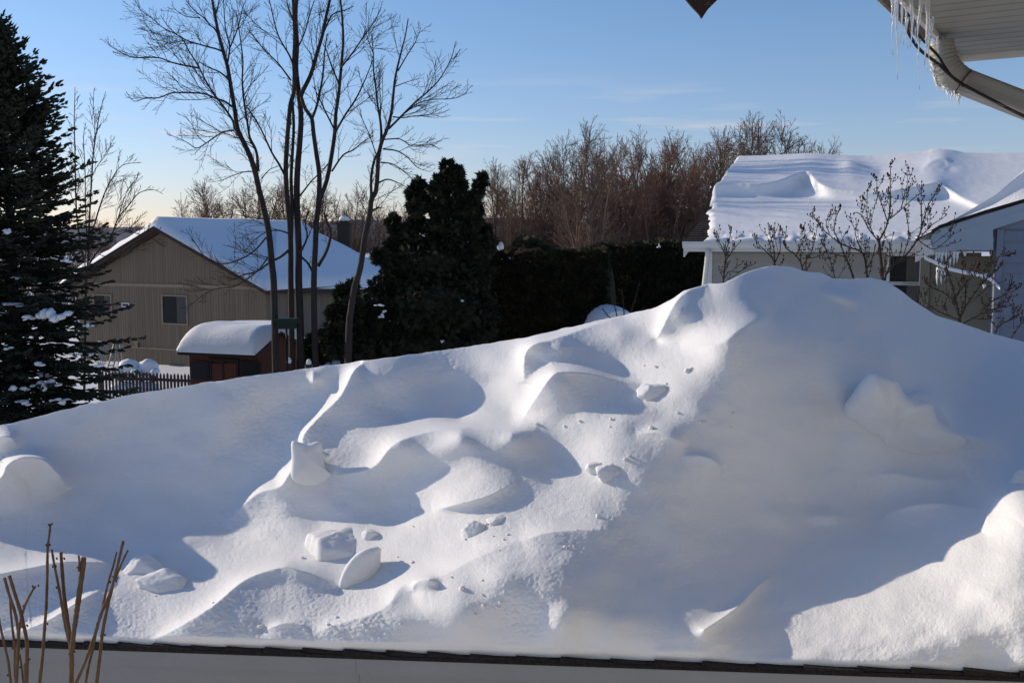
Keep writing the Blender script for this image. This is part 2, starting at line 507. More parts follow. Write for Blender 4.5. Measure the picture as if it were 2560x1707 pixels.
# the lee side behind the crest, down to the roof
back = [(0.012,-.001),(0.03,-.006),(0.055,-.016),(0.09,-.035),(0.14,-.07),(0.2,-.13),(0.28,-.22),(0.38,-.36),(0.5,-.55)]
rows = [P]
top = P[-1]
far_floor = CZ - 1.42
for b, dz in back:
    r = top.copy(); r[:, 1] += b; r[:, 2] = np.maximum(top[:, 2] + dz, far_floor - 0.02)
    rows.append(r[None])
r = top.copy(); r[:, 1] += 0.56; r[:, 2] = far_floor - 0.05
rows.append(r[None])
P = np.concatenate(rows, 0)
drift = grid_mesh('snow_drift', P, M_DRIFT)
tag(drift, 'huge wind-carved snow drift with a tall rounded hump, lying on the shingled roof', 'snow drift')
settle(drift)
# ================================================================ more materials
M_WHITE = mat_plain('white_paint', (0.62, 0.62, 0.60), rough=0.5, var=0.06, scale=3)
M_FASCIA = mat_plain('fascia_paint', (0.25, 0.255, 0.25), rough=0.55, var=0.05, scale=5, bump=0.1, bscale=60)
M_SHINGLE = mat_plain('asphalt_shingle', (0.022, 0.017, 0.016), rough=0.95, var=0.6, scale=90, bump=0.6, bscale=200)
M_BARK = mat_plain('grey_bark', (0.034, 0.027, 0.024), rough=0.9, var=0.35, scale=8, bump=0.8, bscale=25, stretch=(1, 1, 0.2))
M_TWIG = mat_plain('twig_bark', (0.042, 0.030, 0.024), rough=0.9, var=0.3, scale=6)
M_WOODS = mat_plain('brown_woods', (0.145, 0.098, 0.07), rough=0.9, var=0.3, scale=3)
M_WOODS_RED = mat_plain('reddish_twigs', (0.17, 0.098, 0.07), rough=0.9, var=0.3, scale=3)
M_STEM = mat_plain('tan_stem_bark', (0.13, 0.08, 0.045), rough=0.75, var=0.35, scale=60, stretch=(1, 1, 0.25), bump=0.4, bscale=300)
M_BUD = mat_plain('dark_bud', (0.09, 0.045, 0.028), rough=0.7, var=0.4, scale=80)
M_NEEDLE = mat_plain('spruce_needles', (0.022, 0.028, 0.016), rough=0.8, var=0.5, scale=4)
M_CEDAR = mat_plain('cedar_foliage', (0.024, 0.028, 0.013), rough=0.8, var=0.5, scale=3)
M_HEDGE = mat_plain('hedge_foliage', (0.034, 0.034, 0.016), rough=0.85, var=0.5, scale=3)
M_TRIM = mat_plain('dark_brown_trim', (0.05, 0.028, 0.020), rough=0.7, var=0.2)
M_RED = mat_plain('red_shed_boards', (0.085, 0.022, 0.014), rough=0.75, var=0.25, scale=5, stretch=(6, 6, 0.5))
M_BLACK = mat_plain('black_trim', (0.012, 0.011, 0.011), rough=0.7, var=0.2)
M_GREEN = mat_plain('dark_green_paint', (0.009, 0.024, 0.016), rough=0.6, var=0.2)
M_FENCE = mat_plain('weathered_fence', (0.055, 0.034, 0.026), rough=0.85, var=0.35, scale=10)
M_CHIM = mat_plain('chimney_brick', (0.06, 0.045, 0.04), rough=0.9, var=0.3, scale=12)
M_ALU = mat_plain('pale_metal', (0.30, 0.295, 0.28), rough=0.4, var=0.08)
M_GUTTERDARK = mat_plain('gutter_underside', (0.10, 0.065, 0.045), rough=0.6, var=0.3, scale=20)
M_CABLE = mat_plain('black_cable', (0.012, 0.010, 0.010), rough=0.45, var=0.1)
M_ORN = mat_plain('dark_wood', (0.022, 0.014, 0.011), rough=0.5, var=0.3, scale=40)
M_MARK = mat_plain('pale_mark', (0.12, 0.085, 0.075), rough=0.6, var=0.05)
M_CORD = mat_plain('cord', (0.10, 0.08, 0.06), rough=0.9, var=0.1)
M_PLASTIC = mat_plain('dark_chair', (0.03, 0.03, 0.035), rough=0.6, var=0.1)
M_HILL = mat_plain('haze_tinted_forest', (0.085, 0.095, 0.125), rough=1.0, var=0.35, scale=0.02)  # the blue haze of distance is put into this base colour
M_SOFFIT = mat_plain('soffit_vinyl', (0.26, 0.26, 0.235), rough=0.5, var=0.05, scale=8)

def mat_tan():
    """vertical grooved board siding in dull tan"""
    m, nt, b = new_mat('tan_board_siding')
    b.inputs['Roughness'].default_value = 0.85
    b.inputs['Specular IOR Level'].default_value = 0.2
    t = N(nt, 'ShaderNodeTexCoord'); mp_ = N(nt, 'ShaderNodeMapping'); mp_.inputs['Scale'].default_value = (9, 4, 0.25)
    nt.links.new(t.outputs['Object'], mp_.inputs['Vector'])
    no = N(nt, 'ShaderNodeTexNoise', Scale=1.0, Detail=5.0)
    nt.links.new(mp_.outputs['Vector'], no.inputs['Vector'])
    r = N(nt, 'ShaderNodeValToRGB')
    r.color_ramp.elements[0].position = 0.3; r.color_ramp.elements[1].position = 0.75
    r.color_ramp.elements[0].color = (0.18, 0.138, 0.095, 1); r.color_ramp.elements[1].color = (0.245, 0.19, 0.133, 1)
    nt.links.new(no.outputs['Fac'], r.inputs['Fac'])
    nt.links.new(r.outputs['Color'], b.inputs['Base Color'])
    return m
M_TAN = mat_tan()
M_TANTRIM = mat_plain('tan_trim', (0.30, 0.23, 0.16), rough=0.8, var=0.12)
M_SIDING = mat_plain('pale_vinyl_siding', (0.34, 0.33, 0.30), rough=0.55, var=0.05, scale=3)
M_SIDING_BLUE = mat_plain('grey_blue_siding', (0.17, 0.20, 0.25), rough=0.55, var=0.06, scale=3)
M_CREAM = mat_plain('cream_wall', (0.20, 0.185, 0.14), rough=0.6, var=0.06, scale=3)

def mat_glass(name, col, rough=0.3):
    m, nt, b = new_mat(name)
    b.inputs['Base Color'].default_value = col + (1,)
    b.inputs['Roughness'].default_value = rough
    b.inputs['Specular IOR Level'].default_value = 0.15
    return m
M_PANE = mat_glass('dark_window_glass', (0.012, 0.013, 0.016))
M_PANE2 = mat_glass('curtained_glass', (0.075, 0.07, 0.065), 0.25)

def mat_ice():
    m, nt, b = new_mat('clear_ice')
    b.inputs['Base Color'].default_value = (0.95, 0.97, 1.0, 1)
    b.inputs['Roughness'].default_value = 0.12
    b.inputs['Transmission Weight'].default_value = 0.75
    b.inputs['IOR'].default_value = 1.31
    no = N(nt, 'ShaderNodeTexNoise', Scale=120.0, Detail=3.0)
    t = N(nt, 'ShaderNodeTexCoord'); nt.links.new(t.outputs['Object'], no.inputs['Vector'])
    bp = N(nt, 'ShaderNodeBump', Strength=0.6, Distance=0.004)
    nt.links.new(no.outputs['Fac'], bp.inputs['Height']); nt.links.new(bp.outputs['Normal'], b.inputs['Normal'])
    return m
M_ICE = mat_ice()
M_FROST = mat_plain('frost', (0.75, 0.77, 0.78), rough=0.6, var=0.1, scale=60, bump=0.5, bscale=200)

# ================================================================ ground, far hills
def sstep(t): t = min(1, max(0, t)); return t * t * (3 - 2 * t)
def ground_z(x, y):
    z = 2.2 * sstep((x + 5) / 9.0) * (1 - sstep((y - 45) / 40))
    r = math.hypot(x, y)
    if r < 160:
        z += 0.10 * noise.noise(Vector((x * 0.25, y * 0.25, 0))) + 0.04 * noise.noise(Vector((x * 0.9, y * 0.9, 3)))
    if r > 120: z -= 6 * sstep((r - 120) / 300)
    return z
def axis(lo, hi, fine_lo, fine_hi, step):
    a = list(np.arange(fine_lo, fine_hi + step / 2, step)); g = step
    x = fine_hi
    while x < hi: g *= 1.25; x += g; a.append(x)
    g = step; x = fine_lo
    while x > lo: g *= 1.25; x -= g; a.insert(0, x)
    return a
gx = axis(-5000, 5000, -22, 16, 0.4); gy = axis(-400, 9000, 2, 48, 0.4)
GP = np.array([[(x, y, ground_z(x, y)) for x in gx] for y in gy])
ground = grid_mesh('ground', GP, M_SNOW); ground['kind'] = 'structure'

# far ridge: profile in photograph pixels at 1500 m
hp = [(-2500,575),(-900,560),(-200,565),(150,570),(400,566),(700,562),(830,553),(900,549),(1000,552),(1200,546),(1260,544),(1330,548),(1400,556),(1500,560),(1700,566),(2000,560),(2600,556),(4000,560)]
hx = np.linspace(-2500, 4000, 240)
hy = np.interp(hx, [p[0] for p in hp], [p[1] for p in hp])
rows_h = []
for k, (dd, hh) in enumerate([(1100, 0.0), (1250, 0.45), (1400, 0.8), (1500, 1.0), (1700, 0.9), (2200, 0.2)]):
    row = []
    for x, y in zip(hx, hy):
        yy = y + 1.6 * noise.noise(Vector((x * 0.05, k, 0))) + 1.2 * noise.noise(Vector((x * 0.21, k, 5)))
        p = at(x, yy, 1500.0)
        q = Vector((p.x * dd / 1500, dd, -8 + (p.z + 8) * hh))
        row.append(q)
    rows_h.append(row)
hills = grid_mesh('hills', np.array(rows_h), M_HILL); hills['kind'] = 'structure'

# ================================================================ the low roof in the foreground
def rk(px, dpy=0.0):
    Y, py = rake_line(px)
    return at(float(px), float(py) + dpy, float(Y))
A0, B0 = rk(0), rk(2560)
RD = (B0 - A0).normalized()                       # along the rake, up to the right
RH = Vector((RD.x, RD.y, 0)).normalized()
RN = Vector((RH.y, -RH.x, 0))                     # towards the window
garage = thing('garage', A0 + RD * 1.5 + RN * -1.0 + Vector((0, 0, -3.6)), 'low pale building with black shingles, the snow-laden roof across the bottom of the picture', 'garage')
def fr(s, t, h):   # s along the rake, t back from the edge, h above the deck edge
    return A0 + RD * s - RN * t + Vector((0, 0, h))
S0, S1, TB = -2.4, 5.6, 1.75
mb = MB()
mb.prism([fr(S0, -0.002, -0.026), fr(S1, -0.002, -0.026), fr(S1, TB, -0.026), fr(S0, TB, -0.026)], (0, 0, 0.012))
mb.build('roof_deck', M_SHINGLE, garage)
mb = MB(); rnd = random.Random(4)
s = S0; k = 0
while s < S1:
    ln = 0.143 * rnd.uniform(0.93, 1.07); th = rnd.uniform(0.010, 0.017); d = rnd.uniform(-0.004, 0.004)
    e0, e1 = s, s + ln + 0.012
    v = [fr(e0, -0.004 + d, -0.012), fr(e1, -0.004 + d, -0.012), fr(e1, TB, -0.012), fr(e0, TB, -0.012),
         fr(e0, -0.004 + d, -0.012 + th), fr(e1, -0.004 + d, -0.0085), fr(e1, TB, -0.0085), fr(e0, TB, -0.012 + th)]
    mb.add(v, [(0,3,2,1),(4,5,6,7),(0,1,5,4),(1,2,6,5),(2,3,7,6),(3,0,4,7)])
    s += ln; k += 1
mb.build('shingles', M_SHINGLE, garage)
mb = MB()
JOINT = (rk(889) - A0).dot(RD)
for a, b in ((S0, JOINT), (JOINT + .0012, S1)):
    mb.prism([fr(a, 0.03, -0.0262), fr(b, 0.03, -0.0262), fr(b, 0.03, -0.078), fr(a, 0.03, -0.078)], RN * 0.030)
    mb.prism([fr(a, 0.03, -0.070), fr(b, 0.03, -0.070), fr(b, 0.03, -0.25), fr(a, 0.03, -0.25)], RN * 0.008)
mb.build('fascia', M_FASCIA, garage)
mb = MB()
mb.prism([fr(S0 + .2, 0.2, -0.03), fr(S1, 0.2, -0.03), fr(S1, 0.2, -3.6), fr(S0 + .2, 0.2, -3.2)], RN * -(TB - 0.4))
mb.build('wall', M_SIDING, garage)

# ================================================================ loose chunks of snow on the drift
def drift_Y(px, py):
    """depth of the drift's surface at a pixel"""
    j = np.searchsorted(cols, px)
    j = min(max(j, 0), len(cols) - 1)
    RPx = float(rake_line(cols[j])[1]); c = float(crest_y(np.array([cols[j]]))[0])
    v = min(max((py - RPx) / (c - RPx), 0), 1)
    return float(D[int(round(v * (len(vv) - 1))), j])

def resample(poly, n):
    out = []
    m = len(poly)
    for i in range(m):
        p0, p1, p2, p3 = (np.array(poly[(i + k - 1) % m], float) for k in range(4))
        for k in range(n):
            t = k / n
            out.append(0.5 * (2 * p1 + (p2 - p0) * t + (2 * p0 - 5 * p1 + 4 * p2 - p3) * t * t + (3 * p1 - p0 - 3 * p2 + p3) * t ** 3))
    return out

def slab(name, poly, Y, thick, label, tilt=(0.0, 0.0), cat='snow chunk', group=None, seed=0, rnum=9, pw=0.5, sub=5):
    """a rounded slab of snow whose outline is traced, thickened front and back"""
    pts = resample(poly, sub)
    cx = sum(p[0] for p in pts) / len(pts); cy = sum(p[1] for p in pts) / len(pts)
    mb = MB(); n = len(pts)
    vs = []
    def off(sc, side):
        b = thick * (1 - sc ** 2) ** pw
        return -b if side == 0 else b
    rings = [(1 - (k / rnum) ** 1.6) for k in range(rnum)]
    def vert(p, sc, side):
        x = cx + (p[0] - cx) * sc; y = cy + (p[1] - cy) * sc
        dY = off(sc, side) + tilt[0] * (x - cx) / 100 + tilt[1] * (y - cy) / 100
        w = at(x, y, Y)
        dY += thick * (.22 * noise.noise(w * 7 + Vector((seed, 0, side * 5))) + .18 * noise.noise(w * 26 + Vector((seed, 3, side * 5)))) * (1 - sc ** 4)
        return at(x, y, Y + dY)
    for side in (0, 1):
        for sc in rings:
            if side == 1 and sc == 1: continue
            for p in pts: vs.append(vert(p, sc, side))
    nr = rnum
    fs = []
    for r in range(nr - 1):
        for i in range(n):
            i2 = (i + 1) % n
            fs.append((r * n + i, r * n + i2, (r + 1) * n + i2, (r + 1) * n + i))
    b0 = nr * n
    for r in range(nr - 1):
        a = 0 if r == 0 else b0 + (r - 1) * n
        c = b0 + r * n
        for i in range(n):
            i2 = (i + 1) % n
            fs.append((a + i, c + i, c + i2, a + i2))
    last1 = (nr - 1) * n; last2 = b0 + (nr - 2) * n
    fs.append(tuple(last1 + i for i in range(n))); fs.append(tuple(last2 + i for i in range(n))[::-1])
    mb.add(vs, fs, True)
    o = mb.build(name, M_DRIFT)
    tag(o, label, cat, group)
    return settle(o)

G_CH = 'loose snow chunks lying on the drift'
CHUNKS = [
 # outline, depth shift from the surface, half thickness, label, tilt
 ([(756,1385),(752,1358),(768,1330),(800,1316),(860,1315),(885,1330),(915,1352),(928,1375),(905,1402),(860,1412),(800,1400)], -.02, .10, 'biggest blocky snow boulder in the middle of the drift front', (.02,.01)),
 ([(846,1470),(856,1430),(878,1396),(906,1374),(934,1366),(950,1370),(952,1400),(950,1450),(946,1490),(900,1500),(860,1490)], -.03, .04, 'pointed upright snow shard with a flat right edge, just right of the big boulder', (.05,.01)),
 ([(304,1440),(312,1410),(332,1388),(372,1380),(400,1390),(418,1415),(400,1435),(350,1448)], 0, .07, 'domed snow lump on the left, near the cut shrub stems', (.02,.01)),
 ([(340,1470),(370,1440),(405,1421),(430,1425),(455,1445),(470,1470),(410,1482)], 0, .05, 'low peaked snow lump just below the domed lump on the left', (.02,.01)),
 ([(1152,1330),(1158,1310),(1178,1303),(1200,1310),(1222,1328),(1200,1340),(1170,1342)], 0, .05, 'grey-shaded round snow lump right of the big boulder, lower of two', (.02,.01)),
 ([(1215,1300),(1222,1290),(1240,1290),(1265,1300),(1245,1310),(1222,1308)], 0, .03, 'small flat snow lump just above the grey-shaded round lump', (.02,.01)),
 ([(900,1330),(908,1322),(930,1322),(955,1335),(940,1350),(910,1348)], 0, .035, 'small snow lump touching the right shoulder of the big boulder', (.02,.01)),
 ([(1460,1182),(1468,1160),(1490,1152),(1512,1150),(1500,1168),(1480,1184)], 0, .025, 'slanted sliver of snow on the sunlit slope, left one of a pair', (.02,.0)),
 ([(1494,1192),(1502,1172),(1512,1160),(1530,1168),(1555,1184),(1530,1192),(1508,1204)], 0, .035, 'wedge-shaped snow chunk on the sunlit slope, right one of a pair', (.02,.0)),
 ([(1592,1008),(1596,985),(1604,960),(1622,958),(1645,966),(1662,975),(1640,995),(1615,1008)], -.01, .05, 'blocky snow chunk at the edge of the hollow under the cornice', (.03,.0)),
 ([(2520,1212),(2526,1186),(2545,1172),(2580,1172),(2600,1200),(2590,1235),(2535,1232)], -.05, .06, 'bright cube-like snow block at the right edge of the picture', (.02,.01)),
]
def rock(mb, c, r, seed, nu=40, nv=28, p=9.0, planes=13, R=None):
    """a broken lump: many flat faces with slightly worn edges"""
    rg = random.Random(seed); ns_ = []
    for k in range(planes + 6):
        q = Vector((rg.gauss(0, 1), rg.gauss(0, 1), rg.gauss(0, 1))).normalized(); ns_.append((q, rg.uniform(.66, 1.02)))
    for q in ((1, 0, 0), (-1, 0, 0), (0, 1, 0), (0, -1, 0), (0, 0, 1), (0, 0, -1)): ns_.append((Vector(q), .97))
    vs = []; fs = []
    for j in range(nv + 1):
        th = math.pi * j / nv
        for i in range(nu):
            ph = 2 * math.pi * i / nu
            d = Vector((math.sin(th) * math.cos(ph), math.sin(th) * math.sin(ph), math.cos(th)))
            k = sum((max(d.dot(q), 0) / h) ** p for q, h in ns_) ** (-1 / p)
            k *= 1 + .07 * noise.noise(d * 3.5 + Vector((seed, 0, 0))) + .035 * noise.noise(d * 11 + Vector((0, seed, 0)))
            q = Vector((d.x * r[0] * k, d.y * r[1] * k, d.z * r[2] * k))
            if R is not None: q = R @ q
            vs.append(Vector(c) + q)
    for j in range(nv):
        for i in range(nu):
            i2 = (i + 1) % nu; fs.append((j * nu + i, (j + 1) * nu + i, (j + 1) * nu + i2, j * nu + i2))
    mb.add(vs, fs, True)

for i, (poly, dy, th, lab, tilt) in enumerate(CHUNKS):
    cx = sum(p[0] for p in poly) / len(poly); cy = sum(p[1] for p in poly) / len(poly)
    if 'shard' in lab:
        slab('snow_chunk', poly, drift_Y(cx, cy) + dy + .25 * th, th, lab, tilt, group=G_CH, seed=i, sub=3, pw=.35)
        continue
    x0 = min(p[0] for p in poly); x1 = max(p[0] for p in poly); y0 = min(p[1] for p in poly); y1 = max(p[1] for p in poly)
    Yc = drift_Y((x0 + x1) / 2, (y0 + y1) / 2); k = Yc / F
    w, h = (x1 - x0) * k / 2, (y1 - y0) * k / 2
    mb = MB(); c = at((x0 + x1) / 2, (y0 + y1) / 2 + (y1 - y0) * .14, Yc + .08 * w)
    rock(mb, c, (w * 1.08, w * .8, h * 1.3), 40 + i * 3, p=38.0, R=Matrix.Rotation(.25 * math.sin(i * 2.1), 3, 'Y'))
    settle(tag(mb.build('snow_chunk', M_DRIFT), lab, 'snow chunk', G_CH))
# crumbs shed by the lips and the chunks
mb = MB(); rg = random.Random(17)
SPOTS = [(900,1400,160,50,26),(1180,1330,110,40,16),(1510,1190,110,40,16),(1480,1040,140,50,14),(1640,930,110,30,12),(380,1470,120,40,14),(620,1560,160,30,14),(900,1570,140,30,16),(1250,1480,160,70,20),(1740,1060,110,50,18),(800,1120,60,60,12),(1450,1330,180,60,18)]
for sx, sy, wx, wy, n in SPOTS:
    for q in range(n // 2):
        x, y = rg.gauss(sx, wx * .5), rg.gauss(sy, wy * .5); r = rg.uniform(.002, .0075) * (1.6 if rg.random() < .12 else 1)
        if y > float(rake_line(x)[1]) - 25: continue
        rock(mb, at(x, y, drift_Y(x, y)) + Vector((0, 0, r * .2)), (r * rg.uniform(.8, 1.5), r, r * rg.uniform(.6, 1)), rg.randint(0, 9999), 8, 6, 7, 6)
o = mb.build('snow_crumbs', M_DRIFT); o['kind'] = 'stuff'; tag(o, 'tiny snow crumbs scattered over the drift', 'snow crumbs')
# larger broken plates
slab('snow_plate', [(728,1192),(729,1150),(728,1108),(736,1102),(752,1106),(770,1110),(790,1104),(803,1106),(806,1130),(812,1160),(822,1180),(842,1196),(800,1215),(750,1210)], drift_Y(780, 1160) - .02, .035,
     'thin upright snow plate with a notched top edge left of the sunlit face', (.03, -.02), 'snow plate', seed=31, sub=4, pw=0.35)
slab('snow_plate', [(2095,1045),(2110,1010),(2130,985),(2150,955),(2178,930),(2205,940),(2240,950),(2262,985),(2300,1000),(2330,1010),(2345,1050),(2390,1080),(2420,1110),(2380,1190),(2280,1220),(2180,1210),(2130,1150),(2105,1075)], drift_Y(2230, 1040) - .02, .10,
     'large tilted slab of snow with bright left edge on the big hump', (-.02, .06), 'snow plate', seed=37, sub=4, pw=0.4)

# ================================================================ this window's house, unseen; its wall added to block sky and bounce light
M_BOUNCE_WALL = mat_plain('cream_bounce_siding', (0.47, 0.40, 0.26), rough=0.7, var=0.08, scale=2)  # cream tone set for the warm light it throws on the drift
own = thing('unseen_bounce_house', Vector((3, -2.5, 1.0)), 'unseen cream house behind the window, its wall added to block sky and bounce light', 'house')
mb = MB()
z_ = 0.6
while z_ < 7.6:
    mb.add([Vector((0.1, -.30, z_)), Vector((9, -.30, z_)), Vector((9, -.32, z_ + .12)), Vector((0.1, -.32, z_ + .12))], [(0, 3, 2, 1)])
    z_ += .12
mb.box((0.1, -6.5, .6), (9, -.33, 7.6))  # kept to the right so its bounce reaches the hump most
mb.build('wall', M_BOUNCE_WALL, own)
mb = MB(); mb.prism([(-.4, .1, 7.55), (9.4, .1, 7.55), (9.4, -3.4, 9.3), (-.4, -3.4, 9.3)], (0, 0, .15)); mb.prism([(-.4, -3.4, 9.3), (9.4, -3.4, 9.3), (9.4, -6.9, 7.55), (-.4, -6.9, 7.55)], (0, 0, .15))
mb.build('roof', M_SHINGLE, own)
mb = MB()
for a, b, c, d in ((1.25, 1.32, 4.0, 5.9), (2.68, 2.75, 4.0, 5.9), (1.32, 2.68, 5.83, 5.9), (1.32, 2.68, 4.0, 4.07)): mb.box((a, -.30, c), (b, -.24, d))
fw_ = mb.build('window', M_WHITE, own)
mb = MB(); mb.box((1.32, -.295, 4.07), (2.68, -.28, 5.83)); o = mb.build('pane', M_PANE, own); o.parent = fw_
# ================================================================ plane helpers
def ray_plane(px, py, p0, n):
    o = Vector((0, 0, CZ)); d = ray(px, py)
    return o + d * ((Vector(p0) - o).dot(n) / d.dot(n))

def rect_px(mb, x0, y0, x1, y1, p0, n, out, thick):
    """a board on the wall plane covering a pixel rectangle's corners; out = how far its face stands proud"""
    n = Vector(n).normalized()
    q = [ray_plane(x, y, p0, n) for x, y in ((x0, y0), (x1, y0), (x1, y1), (x0, y1))]
    # true it up: horizontal and vertical edges
    h = Vector((q[1].x - q[0].x, q[1].y - q[0].y, 0)); zt = (q[0].z + q[1].z) / 2; zb = (q[2].z + q[3].z) / 2
    a = Vector((q[0].x, q[0].y, zt)); b = a + h
    c = Vector((b.x, b.y, zb)); d = Vector((a.x, a.y, zb))
    mb.prism([p + n * out for p in (a, b, c, d)], n * -thick)
    return a, b, c, d

def window_px(parent, x0, y0, x1, y1, p0, n, fw=0.06, trim=M_TANTRIM, sash=True, curtain=True, label=None):
    """frame, panes and a middle sash bar on a wall plane"""
    n = Vector(n).normalized()
    if n.dot(Vector((0, -1, 0))) < 0: n = -n
    q = [ray_plane(x, y, p0, n) for x, y in ((x0, y0), (x1, y0), (x1, y1), (x0, y1))]
    h = Vector((q[1].x - q[0].x, q[1].y - q[0].y, 0)); w = h.length; h.normalize()
    zt = (q[0].z + q[1].z) / 2; zb = (q[2].z + q[3].z) / 2
    a = Vector((q[0].x, q[0].y, zb)); H = zt - zb; up = Vector((0, 0, 1))
    def quad(u0, v0, u1, v1, out, th):
        return [a + h * u0 + up * v0 + n * out, a + h * u1 + up * v0 + n * out, a + h * u1 + up * v1 + n * out, a + h * u0 + up * v1 + n * out], n * -th
    mb = MB()
    mb.prism(*quad(-fw, -fw, 0, H + fw, .06, .045)); mb.prism(*quad(w, -fw, w + fw, H + fw, .06, .045))
    mb.prism(*quad(0, H, w, H + fw, .06, .045)); mb.prism(*quad(0, -fw, w, 0, .06, .045))
    f = mb.build('window', trim, parent)
    if label: f['label'] = label
    g = MB(); g.prism(*quad(0.003, 0.003, w * .55, H - .003, .030, .01)); o = g.build('pane', M_PANE, parent); sub(o, f)
    g = MB(); g.prism(*quad(w * .55 + .002, 0.003, w - .003, H - .003, .033, .01)); o = g.build('pane', M_PANE2 if curtain else M_PANE, parent); sub(o, f)
    if sash:
        g = MB(); g.prism(*quad(w * .53, 0.004, w * .57, H - .004, .045, .015)); o = g.build('sash', M_BLACK, parent); sub(o, f)
    return f

def sub(o, part):
    """hang a mesh, built under the same thing, one level deeper"""
    o.parent = part
    return o

def siding(mb, c0, c1, z0, z1, n, lap=0.12, proud=0.016):
    """horizontal lapped boards between two ground points"""
    n = Vector(n).normalized(); z = z0
    while z < z1 - 1e-4:
        t = min(z + lap, z1)
        a, b = Vector((c0.x, c0.y, z)), Vector((c1.x, c1.y, z))
        A, B = Vector((c0.x, c0.y, t)), Vector((c1.x, c1.y, t))
        mb.add([a + n * proud, b + n * proud, B, A, a - n * .05, b - n * .05, B - n * .05, A - n * .05],
               [(0,1,2,3),(7,6,5,4),(0,4,5,1),(3,2,6,7),(0,3,7,4),(1,5,6,2)])
        z = t

# ================================================================ tan house on the left
w_ = Vector((.902, -.432, 0)); d_ = Vector((.432, .902, 0)); nG = -d_
PK = at(390, 566, 40.0)                      # near end of the ridge (roof deck)
HW, LEN = 5.5, 8.5
zR, zE = PK.z, PK.z - 2.43
tan_house = thing('tan_house', Vector((PK.x, PK.y, -0.2)) + d_ * 4, 'tan board house with a broad gable and dark brown eaves behind the red shed', 'house')
base = Vector((PK.x, PK.y, 0))
def th(u, l, z): return base + w_ * u + d_ * l + Vector((0, 0, z))
W2 = 5.05
zW = zR - 2.43 * W2 / HW - .17
mb = MB()
mb.prism([th(-W2, .45, -.4), th(W2, .45, -.4), th(W2, .45, zW), th(0, .45, zR - .17), th(-W2, .45, zW)], d_ * LEN)
# vertical grooves as thin battens
n_b = 74
for i in range(n_b):
    u = -W2 + .07 + (2 * W2 - .14) * i / (n_b - 1)
    zt = zR - .2 - 2.43 * abs(u) / HW
    mb.prism([th(u - .052, .45, -.4), th(u + .052, .45, -.4), th(u + .052, .45, zt), th(u - .052, .45, zt)], nG * .008)
mb.build('wall', M_TAN, tan_house)
mb = MB()
pG = th(0, .45, 0)
rect_px(mb, 236, 711, 668, 719, pG, nG, .035, .03)
rect_px(mb, 290, 868, 447, 872, pG, nG, .035, .03)
mb.build('trim_board', M_TANTRIM, tan_house)
mb = MB()
T = Vector((0, 0, -.16))
for sg in (-1, 1):
    mb.prism([th(0, 0, zR), th(sg * HW, 0, zE), th(sg * HW, LEN + .9, zE), th(0, LEN + .9, zR)], T)
mb.prism([th(0, -.02, zR + .02), th(-HW, -.02, zE + .02), th(-HW, -.02, zE - .15), th(0, -.02, zR - .15)], d_ * -.04)
mb.prism([th(0, -.02, zR + .02), th(HW, -.02, zE + .02), th(HW, -.02, zE - .17), th(0, -.02, zR - .17)], d_ * -.04)
roof_t = mb.build('roof', M_TRIM, tan_house)
window_px(tan_house, 408, 741, 467, 808, pG, nG)
window_px(tan_house, 237, 739, 278, 787, pG, nG)
mb = MB(); rect_px(mb, 306, 757, 325, 768, pG, nG, .05, .04); v_ = mb.build('vent', M_WHITE, tan_house)
mb = MB(); rect_px(mb, 308.5, 760, 322.5, 765, pG, nG, .056, .02); sub(mb.build('slot', M_BLACK, tan_house), v_)
mb = MB(); q = ray_plane(344, 862, pG, nG); mb.box((q.x - .06, q.y - .18, q.z - .09), (q.x + .06, q.y, q.z + .09)); mb.box((q.x - .09, q.y - .22, q.z + .09), (q.x + .09, q.y, q.z + .13))
mb.build('meter_box', M_TANTRIM, tan_house)
# lower wing to the right
eA, eB = at(676, 722, 38.0), at(942, 724, 44.0)
hC, hD = at(800, 602, 49.0), at(690, 574, 47.0)
mb = MB()
wl0 = Vector((eA.x - .35, eA.y + .5, 0)); wl1 = Vector((eB.x - .9, eB.y + .1, 0))
wingn = Vector((wl1.y - wl0.y, -(wl1.x - wl0.x), 0)).normalized(); wb_ = -wingn
mb.prism([Vector((wl0.x, wl0.y, -.4)), Vector((wl1.x, wl1.y, -.4)), Vector((wl1.x, wl1.y, eB.z - .1)), Vector((wl0.x, wl0.y, eA.z - .1))], wb_ * .25)
for i in range(44):
    u = .1 + i * .14; p = wl0 + (wl1 - wl0).normalized() * u
    e_w = (wl1 - wl0).normalized() * .055; zt = eA.z + (eB.z - eA.z) * i / 44 - .12
    mb.prism([p - e_w + Vector((0, 0, -.4)), p + e_w + Vector((0, 0, -.4)), p + e_w + Vector((0, 0, zt)), p - e_w + Vector((0, 0, zt))], wingn * .008)
mb.build('wing_wall', M_TAN, tan_house)
mb = MB()
eC = at(1010, 700, 52)
mb.prism([eA, eB, hC, hD], (0, 0, -.16)); mb.prism([eB, eC, hC], (0, 0, -.16))
mb.prism([eA + Vector((0, -.03, -.17)), eB + Vector((0, -.03, -.17)), eB + Vector((0, -.03, .02)), eA + Vector((0, -.03, .02))], (0, .03, 0))
mb.build('wing_roof', M_TRIM, tan_house)
window_px(tan_house, 737, 742, 752, 772, Vector((wl0.x, wl0.y - .0, 0)), wingn, fw=.05, sash=False)
mb = MB()
cq = at(861, 600, 51.0)
mb.box((cq.x - .30, cq.y - .3, 2.5), (cq.x + .30, cq.y + .3, at(861, 562, 51.0).z))
ch_ = mb.build('chimney', M_CHIM, tan_house)
mb = MB(); zc = at(861, 562, 51.0).z; mb.box((cq.x - .40, cq.y - .4, zc + .002), (cq.x + .40, cq.y + .4, zc + .08)); mb.box((cq.x - .2, cq.y - .2, zc + .082), (cq.x + .2, cq.y + .2, zc + .2))
